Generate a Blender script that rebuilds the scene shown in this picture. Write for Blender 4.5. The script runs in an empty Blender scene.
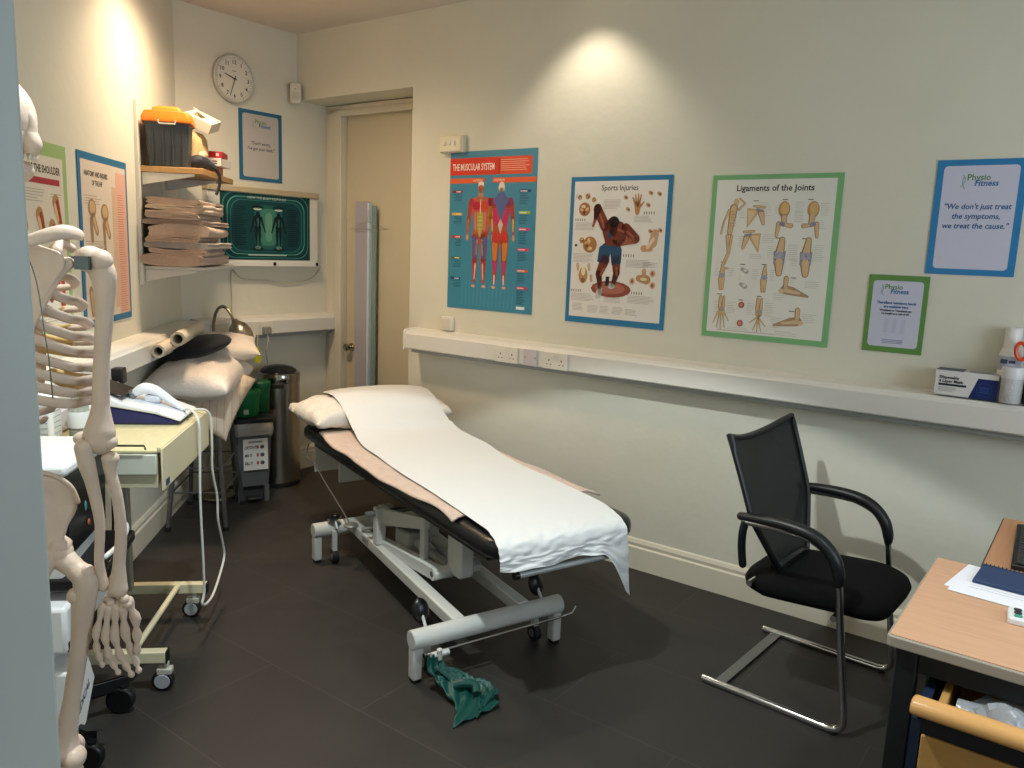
import bpy, bmesh, math, random
from mathutils import Vector, Matrix, noise
random.seed(7)
PI = math.pi
sc = bpy.context.scene
COL = sc.collection

# ------------------------------------------------------------------ colours and materials
def lin(c):
    return c/12.92 if c <= .04045 else ((c+.055)/1.055)**2.4
def hx(h):
    h = h.lstrip('#')
    return tuple(lin(int(h[i:i+2], 16)/255) for i in (0, 2, 4))+(1,)
_m = {}
def mat(h, rough=.5, metal=0, name=None, bump=0, bscale=60, var=0, vscale=8, coat=0, trans=0, spec=.5, sheen=0, emit=0, stretch=None, alpha=1, ior=1.45):
    key = (h, rough, metal, bump, bscale, var, vscale, coat, trans, spec, sheen, emit, stretch, alpha)
    if key in _m: return _m[key]
    m = bpy.data.materials.new(name or 'mat_'+h.strip('#'))
    m.use_nodes = True
    nt = m.node_tree; b = nt.nodes['Principled BSDF']
    b.inputs['Base Color'].default_value = hx(h)
    b.inputs['Roughness'].default_value = rough
    b.inputs['Metallic'].default_value = metal
    b.inputs['Specular IOR Level'].default_value = spec
    b.inputs['Coat Weight'].default_value = coat
    b.inputs['Transmission Weight'].default_value = trans
    b.inputs['IOR'].default_value = ior
    b.inputs['Alpha'].default_value = alpha
    if sheen: b.inputs['Sheen Weight'].default_value = sheen
    if emit:
        b.inputs['Emission Color'].default_value = hx(h); b.inputs['Emission Strength'].default_value = emit
    if bump or var:
        tc = nt.nodes.new('ShaderNodeTexCoord')
        src = tc.outputs['Object']
        if stretch:
            mp = nt.nodes.new('ShaderNodeMapping'); mp.inputs['Scale'].default_value = stretch
            nt.links.new(src, mp.inputs['Vector']); src = mp.outputs['Vector']
    if bump:
        n = nt.nodes.new('ShaderNodeTexNoise'); n.inputs['Scale'].default_value = bscale; n.inputs['Detail'].default_value = 3
        nt.links.new(src, n.inputs['Vector'])
        bp = nt.nodes.new('ShaderNodeBump'); bp.inputs['Strength'].default_value = min(1, bump); bp.inputs['Distance'].default_value = .01*max(1, bump)
        nt.links.new(n.outputs['Fac'], bp.inputs['Height']); nt.links.new(bp.outputs['Normal'], b.inputs['Normal'])
    if var:
        n = nt.nodes.new('ShaderNodeTexNoise'); n.inputs['Scale'].default_value = vscale; n.inputs['Detail'].default_value = 6
        nt.links.new(src, n.inputs['Vector'])
        r = nt.nodes.new('ShaderNodeValToRGB'); c = hx(h)
        r.color_ramp.elements[0].position = .3; r.color_ramp.elements[1].position = .7
        r.color_ramp.elements[0].color = tuple(x*(1-var) for x in c[:3])+(1,)
        r.color_ramp.elements[1].color = tuple(min(1, x*(1+var)) for x in c[:3])+(1,)
        nt.links.new(n.outputs['Fac'], r.inputs['Fac']); nt.links.new(r.outputs['Color'], b.inputs['Base Color'])
    _m[key] = m
    return m
def ink(h): return mat(h, .55, spec=.25)

# ------------------------------------------------------------------ mesh builder
class MB:
    def __init__(s): s.bm = bmesh.new(); s.m = 0
    def _f(s, vs):
        try:
            f = s.bm.faces.new(vs); f.material_index = s.m; return f
        except ValueError: return None
    def box(s, x0, x1, y0, y1, z0, z1, mx=None):
        v = [Vector(p) for p in ((x0,y0,z0),(x1,y0,z0),(x1,y1,z0),(x0,y1,z0),(x0,y0,z1),(x1,y0,z1),(x1,y1,z1),(x0,y1,z1))]
        if mx: v = [mx@p for p in v]
        v = [s.bm.verts.new(p) for p in v]
        for q in ((0,3,2,1),(4,5,6,7),(0,1,5,4),(1,2,6,5),(2,3,7,6),(3,0,4,7)): s._f([v[i] for i in q])
        return s
    def rings(s, rings, cap=True, closed=False):
        R = [[s.bm.verts.new(p) for p in r] for r in rings]
        n = len(R[0]); k = len(R)
        for i in range(k if closed else k-1):
            a, b = R[i], R[(i+1) % k]
            for j in range(n): s._f([a[j], a[(j+1) % n], b[(j+1) % n], b[j]])
        if cap and not closed:
            s._f(R[0][::-1]); s._f(R[-1])
        return s
    def tube(s, path, r, n=10, closed=False, sy=1.0, cap=True, round_=False, upv=None):
        P = [Vector(p) for p in path]; k = len(P)
        rr = list(r) if isinstance(r, (list, tuple)) else [r]*k
        if round_:
            a = (P[0]-P[1]).normalized(); b = (P[-1]-P[-2]).normalized()
            P = [P[0]+a*rr[0]*.8, P[0]+a*rr[0]*.45]+P+[P[-1]+b*rr[-1]*.45, P[-1]+b*rr[-1]*.8]
            rr = [rr[0]*.35, rr[0]*.82]+rr+[rr[-1]*.82, rr[-1]*.35]; k = len(P)
        T = []
        for i in range(k):
            if closed: t = P[(i+1) % k]-P[i-1]
            else: t = P[min(i+1, k-1)]-P[max(i-1, 0)]
            T.append(t.normalized() if t.length > 1e-9 else Vector((0,0,1)))
        u = Vector(upv) if upv else (Vector((0,0,1)) if abs(T[0].z) < .9 else Vector((0,1,0)))
        rg = []
        for i in range(k):
            u = (u-T[i]*u.dot(T[i])).normalized(); w = T[i].cross(u)
            rg.append([P[i]+u*(math.cos(2*PI*j/n)*rr[i])+w*(math.sin(2*PI*j/n)*rr[i]*sy) for j in range(n)])
        return s.rings(rg, cap, closed)
    def cyl(s, p0, p1, r, r2=None, n=20): return s.tube([p0, p1], [r, r if r2 is None else r2], n)
    def lathe(s, prof, n=28, c=(0,0,0), mx=None):
        rg = []
        for r, z in prof:
            q = [Vector((c[0]+math.cos(2*PI*j/n)*r, c[1]+math.sin(2*PI*j/n)*r, c[2]+z)) for j in range(n)]
            rg.append([mx@p for p in q] if mx else q)
        return s.rings(rg)
    def ell(s, c, r, n=16, k=10, mx=None):
        rg = []
        for i in range(k+1):
            a = -PI/2+PI*(i+.02)/(k+.04)
            q = [Vector((r[0]*math.cos(a)*math.cos(2*PI*j/n), r[1]*math.cos(a)*math.sin(2*PI*j/n), r[2]*math.sin(a))) for j in range(n)]
            if mx: q = [mx@p for p in q]
            rg.append([p+Vector(c) for p in q])
        return s.rings(rg)
    def prism(s, pts, d, axis='y', o=0):
        # polygon in the plane across the axis, from o to o+d
        def mk(a, b, t):
            return {'y': (a, t, b), 'z': (a, b, t), 'x': (t, a, b)}[axis]
        A = [s.bm.verts.new(mk(a, b, o)) for a, b in pts]; B = [s.bm.verts.new(mk(a, b, o+d)) for a, b in pts]
        n = len(pts)
        s._f(A); s._f(B[::-1])
        for i in range(n): s._f([A[i], B[i], B[(i+1) % n], A[(i+1) % n]])
        return s
    def grid(s, f, nu, nv, flip=False):
        V = [[s.bm.verts.new(f(i/nu, j/nv)) for j in range(nv+1)] for i in range(nu+1)]
        for i in range(nu):
            for j in range(nv):
                q = [V[i][j], V[i+1][j], V[i+1][j+1], V[i][j+1]]
                s._f(q[::-1] if flip else q)
        return s
    def flat(s, pts, y=0):   # a flat printed shape facing -y
        return s._f([s.bm.verts.new((p[0], y, p[1])) for p in pts])
    def xf(s, mx): s.bm.transform(mx); return s
    def add(s, o): 
        me = bpy.data.meshes.new('tmp'); o.bm.to_mesh(me); s.bm.from_mesh(me); bpy.data.meshes.remove(me); return s
    def obj(s, name, mats, parent=None, bevel=0, seg=2, sub=0, smooth=35, solid=0, normals=True, lim=35):
        if normals: bmesh.ops.recalc_face_normals(s.bm, faces=s.bm.faces)
        me = bpy.data.meshes.new(name); s.bm.to_mesh(me); s.bm.free()
        if not isinstance(mats, (list, tuple)): mats = [mats]
        for m in mats: me.materials.append(m)
        o = bpy.data.objects.new(name, me); COL.objects.link(o)
        if parent: o.parent = parent
        if smooth:
            for p in me.polygons: p.use_smooth = True
            me.set_sharp_from_angle(angle=math.radians(smooth))
        if solid:
            md = o.modifiers.new('s', 'SOLIDIFY'); md.thickness = solid; md.offset = 0
        if bevel:
            md = o.modifiers.new('b', 'BEVEL'); md.width = bevel; md.segments = seg; md.limit_method = 'ANGLE'; md.angle_limit = math.radians(lim)
        if sub:
            md = o.modifiers.new('u', 'SUBSURF'); md.levels = sub; md.render_levels = sub
        return o

def rrect(x0, x1, y0, y1, r, n=6):
    pts = []
    for cx, cy, a in ((x1-r, y1-r, 0), (x0+r, y1-r, 90), (x0+r, y0+r, 180), (x1-r, y0+r, 270)):
        for i in range(n+1):
            t = math.radians(a+90*i/n); pts.append((cx+r*math.cos(t), cy+r*math.sin(t)))
    return pts
def bez(P, n=12):   # Catmull-Rom through the points
    P = [Vector(p) for p in P]; out = []
    for i in range(len(P)-1):
        p0, p1, p2, p3 = P[max(i-1, 0)], P[i], P[i+1], P[min(i+2, len(P)-1)]
        for k in range(n):
            t = k/n
            out.append(.5*((2*p1)+(p2-p0)*t+(2*p0-5*p1+4*p2-p3)*t*t+(3*p1-p0-3*p2+p3)*t**3))
    out.append(P[-1]); return out
def lerp_list(vals, n):
    k = len(vals)-1; out = []
    for i in range(n):
        t = i/(n-1)*k; a = min(int(t), k-1); out.append(vals[a]+(vals[a+1]-vals[a])*(t-a))
    return out

# ------------------------------------------------------------------ frames of reference in the room
class Frame:
    def __init__(s, o, deg):
        s.o = Vector((o[0], o[1], 0)); s.deg = deg; r = math.radians(deg)
        s.x = Vector((math.cos(r), math.sin(r), 0)); s.y = Vector((-math.sin(r), math.cos(r), 0))
    def w(s, x, y, z=0): return s.o+s.x*x+s.y*y+Vector((0, 0, z))
FA = Frame((-1.440, 5.331), -36.51)     # long wall with the charts: x to the right along it, y into it
FC = Frame((-1.937, 4.656), 53.43)      # short back wall with the clock
FB = Frame((-1.937, 4.656), 97.74)      # left wall; x grows away from the door
FW = Frame((0, 0), 0)
FK = Frame((-.303, 2.622), 33)          # couch
FH = Frame((.739, 2.723), -40)          # chair
def tag(o, label=None, cat=None, group=None, kind=None):
    if label: o['label'] = label
    if cat: o['category'] = cat
    if group: o['group'] = group
    if kind: o['kind'] = kind
    return o
def place(o, fr, x, y, z=0, rz=0):
    o.location = fr.w(x, y, z); o.rotation_euler = (0, 0, math.radians(fr.deg+rz)); return o
def thing(name, label, cat, fr, x, y, z=0, rz=0, group=None):
    o = bpy.data.objects.new(name, None); COL.objects.link(o); o.empty_display_size = .1
    place(o, fr, x, y, z, rz); return tag(o, label, cat, group)
def struct(o, fr, x=0, y=0, z=0, rz=0):
    place(o, fr, x, y, z, rz); o['kind'] = 'structure'; return o
def copy_tree(o, parent=None):
    c = o.copy(); COL.objects.link(c)
    if parent: c.parent = parent
    for ch in list(o.children): copy_tree(ch, c)
    return c

# ------------------------------------------------------------------ writing
def text_polys(txt, size, sx=1, bold=0, shear=0, align='LEFT'):
    cu = bpy.data.curves.new('t', 'FONT'); cu.body = txt; cu.size = size; cu.offset = bold; cu.shear = shear; cu.align_x = align
    cu.resolution_u = 2
    o = bpy.data.objects.new('t', cu); COL.objects.link(o)
    dg = bpy.context.evaluated_depsgraph_get(); dg.update()
    me = o.evaluated_get(dg).to_mesh()
    V = [(v.co.x*sx, v.co.y) for v in me.vertices]; P = [list(p.vertices) for p in me.polygons]
    o.evaluated_get(dg).to_mesh_clear()
    bpy.data.objects.remove(o); bpy.data.curves.remove(cu)
    return V, P
class Sheet:
    """Printed sheet in the xz plane facing -y; u to the right, v down from the top, in metres."""
    def __init__(s, w, h, eps=.0003):
        s.w, s.h = w, h; s.mb = MB(); s.mats = []; s.L = 1; s.eps = eps
    def c(s, h):
        m = ink(h)
        if m not in s.mats: s.mats.append(m)
        s.mb.m = s.mats.index(m)
    def y(s): return -s.L*s.eps
    def poly(s, pts, h): s.c(h); s.mb.flat([(u, s.h-v) for u, v in pts][::-1], s.y()); return s
    def rect(s, u0, v0, u1, v1, h, r=0):
        return s.poly(rrect(u0, u1, v0, v1, r) if r else [(u0, v0), (u1, v0), (u1, v1), (u0, v1)], h)
    def el(s, u, v, ru, rv, h, a=0, n=14):
        ca, sa = math.cos(math.radians(a)), math.sin(math.radians(a))
        return s.poly([(u+ru*math.cos(2*PI*i/n)*ca-rv*math.sin(2*PI*i/n)*sa, v+ru*math.cos(2*PI*i/n)*sa+rv*math.sin(2*PI*i/n)*ca) for i in range(n)], h)
    def cap(s, u0, v0, u1, v1, r0, r1, h):   # tapered limb
        a = math.atan2(v1-v0, u1-u0); pts = []
        for i in range(7): t = a+PI/2+PI*i/6; pts.append((u0+r0*math.cos(t), v0+r0*math.sin(t)))
        for i in range(7): t = a-PI/2+PI*i/6; pts.append((u1+r1*math.cos(t), v1+r1*math.sin(t)))
        return s.poly(pts, h)
    def text(s, txt, u, v, size, h, sx=1, bold=0, shear=0, align='LEFT'):
        V, P = text_polys(txt, size, sx, bold, shear, align)
        s.c(h); vs = [s.mb.bm.verts.new((u+a, s.y(), s.h-v+b)) for a, b in V]
        for p in P: s.mb._f([vs[i] for i in p])
        return s
    def lines(s, u0, v0, u1, n, dv, h, th=.0012, ragged=.3):
        for i in range(n): s.rect(u0, v0+i*dv, u1-(u1-u0)*ragged*random.random(), v0+i*dv+th, h)
        return s
    def obj(s, name, parent, base):
        s.L = 1
        s.c(base)
        return s.mb.obj(name, s.mats, parent, smooth=0, normals=False)
def board(w, h, t=.003, r=0):
    mb = MB()
    if r: mb.prism(rrect(0, w, 0, h, r), t, 'y', 0)
    else: mb.box(0, w, 0, t, 0, h)
    return mb
def poster(name, label, fr, x, z, w, h, border, y=-.004, cat='poster', rz=0):
    t = thing(name, label, cat, fr, x, y, z, rz)
    board(w, h).obj('backing_board', mat(border, .35, spec=.4), t, smooth=0)
    return t

# ================================================================== ROOM
H = 2.82
def wallmat(name, h):
    m = bpy.data.materials.new(name); m.use_nodes = True; nt = m.node_tree; b = nt.nodes['Principled BSDF']
    b.inputs['Roughness'].default_value = .75; b.inputs['Specular IOR Level'].default_value = .25
    tc = nt.nodes.new('ShaderNodeTexCoord')
    n = nt.nodes.new('ShaderNodeTexNoise'); n.inputs['Scale'].default_value = 1.7; n.inputs['Detail'].default_value = 7; n.inputs['Roughness'].default_value = .65
    nt.links.new(tc.outputs['Object'], n.inputs['Vector'])
    r = nt.nodes.new('ShaderNodeValToRGB'); c = hx(h)
    r.color_ramp.elements[0].position = .25; r.color_ramp.elements[1].position = .75
    r.color_ramp.elements[0].color = tuple(x*.955 for x in c[:3])+(1,); r.color_ramp.elements[1].color = tuple(min(1, x*1.03) for x in c[:3])+(1,)
    nt.links.new(n.outputs['Fac'], r.inputs['Fac']); nt.links.new(r.outputs['Color'], b.inputs['Base Color'])
    n2 = nt.nodes.new('ShaderNodeTexNoise'); n2.inputs['Scale'].default_value = 14; n2.inputs['Detail'].default_value = 5
    nt.links.new(tc.outputs['Object'], n2.inputs['Vector'])
    bp = nt.nodes.new('ShaderNodeBump'); bp.inputs['Strength'].default_value = .12; bp.inputs['Distance'].default_value = .02
    nt.links.new(n2.outputs['Fac'], bp.inputs['Height']); nt.links.new(bp.outputs['Normal'], b.inputs['Normal'])
    return m
WALL = wallmat('painted_plaster', '#d9d7c9')
CEIL = wallmat('ceiling_paint', '#d3ccc0')
def floormat():
    m = bpy.data.materials.new('charcoal_floor_tile'); m.use_nodes = True; nt = m.node_tree; b = nt.nodes['Principled BSDF']
    tc = nt.nodes.new('ShaderNodeTexCoord')
    mp = nt.nodes.new('ShaderNodeMapping'); mp.inputs['Location'].default_value = (.3, .352, 0)
    nt.links.new(tc.outputs['Object'], mp.inputs['Vector'])
    br = nt.nodes.new('ShaderNodeTexBrick'); br.inputs['Scale'].default_value = 1
    br.inputs['Brick Width'].default_value = .93; br.inputs['Row Height'].default_value = .46
    br.inputs['Mortar Size'].default_value = .0016; br.inputs['Mortar Smooth'].default_value = .3; br.offset = .5
    br.inputs['Color1'].default_value = hx('#312f2d'); br.inputs['Color2'].default_value = hx('#343230'); br.inputs['Mortar'].default_value = hx('#4b4844')
    nt.links.new(mp.outputs['Vector'], br.inputs['Vector'])
    n = nt.nodes.new('ShaderNodeTexNoise'); n.inputs['Scale'].default_value = 3.5; n.inputs['Detail'].default_value = 9; n.inputs['Roughness'].default_value = .68; n.inputs['Distortion'].default_value = .6
    nt.links.new(tc.outputs['Object'], n.inputs['Vector'])
    mx = nt.nodes.new('ShaderNodeMix'); mx.data_type = 'RGBA'; mx.blend_type = 'MULTIPLY'; mx.inputs[0].default_value = 1
    r = nt.nodes.new('ShaderNodeValToRGB'); r.color_ramp.elements[0].position = .3; r.color_ramp.elements[1].position = .75
    r.color_ramp.elements[0].color = (.72, .72, .72, 1); r.color_ramp.elements[1].color = (1.0, .98, .96, 1)
    nt.links.new(n.outputs['Fac'], r.inputs['Fac'])
    nt.links.new(br.outputs['Color'], mx.inputs[6]); nt.links.new(r.outputs['Color'], mx.inputs[7])
    nt.links.new(mx.outputs[2], b.inputs['Base Color'])
    rr = nt.nodes.new('ShaderNodeMapRange'); rr.inputs['To Min'].default_value = .42; rr.inputs['To Max'].default_value = .62
    nt.links.new(n.outputs['Fac'], rr.inputs['Value']); nt.links.new(rr.outputs['Result'], b.inputs['Roughness'])
    b.inputs['Specular IOR Level'].default_value = .4
    bp = nt.nodes.new('ShaderNodeBump'); bp.inputs['Strength'].default_value = .15; bp.inputs['Distance'].default_value = .004
    nt.links.new(n.outputs['Fac'], bp.inputs['Height']); nt.links.new(bp.outputs['Normal'], b.inputs['Normal'])
    return m
TRIM = mat('#ddd7c6', .5, var=.03, vscale=3)
DOORP = mat('#d3cab2', .5, var=.03, vscale=2)
XR = 6.0        # right wall, measured along the chart wall
YN = -3.151     # near wall (the one with the doorway the camera stands in)
# floor and ceiling: one polygon over room and hall
def slab(z0, z1):
    pts = [(-3.2, .6), (XR+.1, .6), (XR+.1, -5.2), (-3.2, -5.2)]
    return MB().prism(pts, z1-z0, 'z', z0)
struct(slab(-.08, 0).obj('floor', floormat(), smooth=0), FA)
struct(slab(H, H+.08).obj('ceiling', CEIL, smooth=0), FA)
# chart wall with the door recess
wb = MB(); wb.box(1.018, XR+.1, 0, .30, 0, H); wb.box(0, 1.018, 0, .30, 2.42, H)
struct(wb.obj('wall_right', WALL, smooth=0), FA)
wb = MB(); wb.box(-.0, 1.14, 0, .1, 0, H)
struct(wb.obj('wall_back', WALL, smooth=0), FC)
wb = MB(); wb.box(-6.2, .06, 0, .1, 0, H)
struct(wb.obj('wall_left', WALL, smooth=0), FB)
# near wall with doorway
wb = MB(); wb.box(.2, 3.60, YN-.14, YN, 0, H); wb.box(4.62, XR+.1, YN-.14, YN, 0, H); wb.box(3.60, 4.62, YN-.14, YN, 2.14, H)
struct(wb.obj('wall_near', WALL, smooth=0), FA)
# window wall beside the desk
wb = MB(); wb.box(XR, XR+.12, -3.3, .0, 0, 1.0); wb.box(XR, XR+.12, -3.3, 0, 2.3, H); wb.box(XR, XR+.12, -.7, 0, 1.0, 2.3); wb.box(XR, XR+.12, -3.3, -2.4, 1.0, 2.3)
struct(wb.obj('wall_window', WALL, smooth=0), FA)
wm = mat('#e4e2dc', .35)
wb = MB()
for a, b_ in ((-2.4, -2.34), (-1.58, -1.52), (-.76, -.70)): wb.box(XR+.03, XR+.09, a, b_, 1.0, 2.3)
for a, b_ in ((1.0, 1.06), (2.24, 2.3)): wb.box(XR+.031, XR+.089, -2.4, -.7, a, b_)
win = struct(wb.obj('window_1', wm, bevel=.004), FA)
MB().box(XR+.055, XR+.061, -2.35, -.75, 1.05, 2.25).obj('pane', mat('#eef4f6', .02, trans=1, ior=1.45), win, smooth=0)
# doorway lining (the camera looks past it)
LIN = mat('#b4bab6', .4, var=.03, vscale=3)
wb = MB(); wb.box(3.60, 3.66, YN-.30, YN, 0, 2.14); wb.box(3.60, 4.62, YN-.30, YN, 2.10, 2.14); wb.box(4.56, 4.62, YN-.30, YN, 0, 2.10)
fr1 = struct(wb.obj('door_1', LIN, bevel=.003), FA)
MB().box(3.66, 3.674, YN-.3, YN-.062, 0, 2.10).obj('door_stop', LIN, fr1, bevel=.004)
# skirting boards
def skirt(x0, x1, h=.155, t=.018):
    mb = MB(); mb.prism([(0, 0), (-t, 0), (-t, h-.045), (-t*.55, h-.038), (-t*.72, h-.022), (-t*.35, h-.006), (0, h)], x1-x0, 'x', x0)
    return mb
struct(skirt(1.018, XR).obj('baseboard_right', TRIM, smooth=0), FA)
struct(skirt(0, 1.12).obj('baseboard_back', TRIM, smooth=0), FC)
struct(skirt(-6, 0.0).obj('baseboard_left', TRIM, smooth=0), FB)
# door in the recess
dd = MB()
dd.box(.0, .175, .235, .30, 0, 2.42); dd.box(.175, 1.018, .235, .30, 2.36, 2.42)
dd.box(.045, .155, .218, .24, 0, 2.405); dd.box(.045, 1.018, .218, .24, 2.365, 2.415)
dd.box(.120, .178, .205, .24, 0, 2.385); dd.box(.120, 1.018, .2051, .24, 2.345, 2.385)
door = struct(dd.obj('door_2', TRIM, bevel=.004), FA)
MB().box(.178, 1.015, .262, .295, .01, 2.36).obj('door_leaf', DOORP, door, bevel=.002)
kn = MB(); kn.cyl((0, 0, 0), (0, -.008, 0), .026); kn.cyl((0, 0, 0), (0, -.04, 0), .010); kn.tube([(0, -.035, 0), (0, -.043, 0), (0, -.058, 0), (0, -.066, 0)], [.014, .026, .026, .012], 18)
kn.xf(Matrix.Translation((.235, .262, .845)))
kn.obj('door_handle', mat('#b9b19c', .25, 1), door)

# dado trunking on three walls
TR = mat('#dedcd6', .32, spec=.5)
def trunk_mesh(x0, x1, ca=0, cb=0):
    prof = [(0, .955), (-.115, .955), (-.125, .962), (-.125, 1.040), (-.118, 1.048), (-.112, 1.060), (0, 1.066)]
    mb = MB()
    mb.prism(prof, x1-x0, 'x', x0)
    return mb
t1 = struct(trunk_mesh(1.105, XR).obj('trim_1', TR, smooth=0), FA)
mb = MB(); mb.prism([(-.001, .95), (-.129, .95), (-.129, 1.052), (-.116, 1.066), (-.001, 1.072)], .014, 'x', 1.094); mb.obj('end_cap', TR, t1, bevel=.002)
t2 = struct(trunk_mesh(.05, 1.06).obj('trim_2', TR, smooth=0), FC)
mb = MB(); mb.prism([(-.001, .95), (-.129, .95), (-.129, 1.052), (-.116, 1.066), (-.001, 1.072)], .014, 'x', 1.058); mb.obj('end_cap', TR, t2, bevel=.002)
struct(trunk_mesh(-6.0, -.045).obj('trim_3', TR, smooth=0), FB)
UND = mat('#9a9d9c', .5)
MB().box(1.12, XR, -.085, -.002, .932, .954).obj('lower_strip', UND, t1, bevel=.002)
MB().box(.06, 1.05, -.085, -.002, .932, .954).obj('lower_strip', UND, t2, bevel=.002)
# ceiling downlights
def downlight(name, fr, x, y, label, power, ang=100, col=(1, .87, .70), blend=.35, soft=.045):
    t = thing(name, label, 'ceiling light', fr, x, y, H, 0, 'round recessed downlights in the ceiling')
    MB().lathe([(.062, 0), (.062, -.004), (.050, -.008), (.046, -.002), (.046, .0)], 32).obj('trim_ring', mat('#e8e6e0', .3), t)
    MB().lathe([(.001, -.0015), (.044, -.0015), (.044, -.0005), (.001, -.0005)], 32).obj('lens', mat('#ffe2bd', .5, emit=6), t)
    l = bpy.data.lights.new('downlight_lamp', 'SPOT'); l.energy = power; l.color = col; l.spot_size = math.radians(ang); l.spot_blend = blend; l.shadow_soft_size = soft
    lo = bpy.data.objects.new('downlight_lamp', l); COL.objects.link(lo); lo.location = fr.w(x, y, H-.02)

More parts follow.
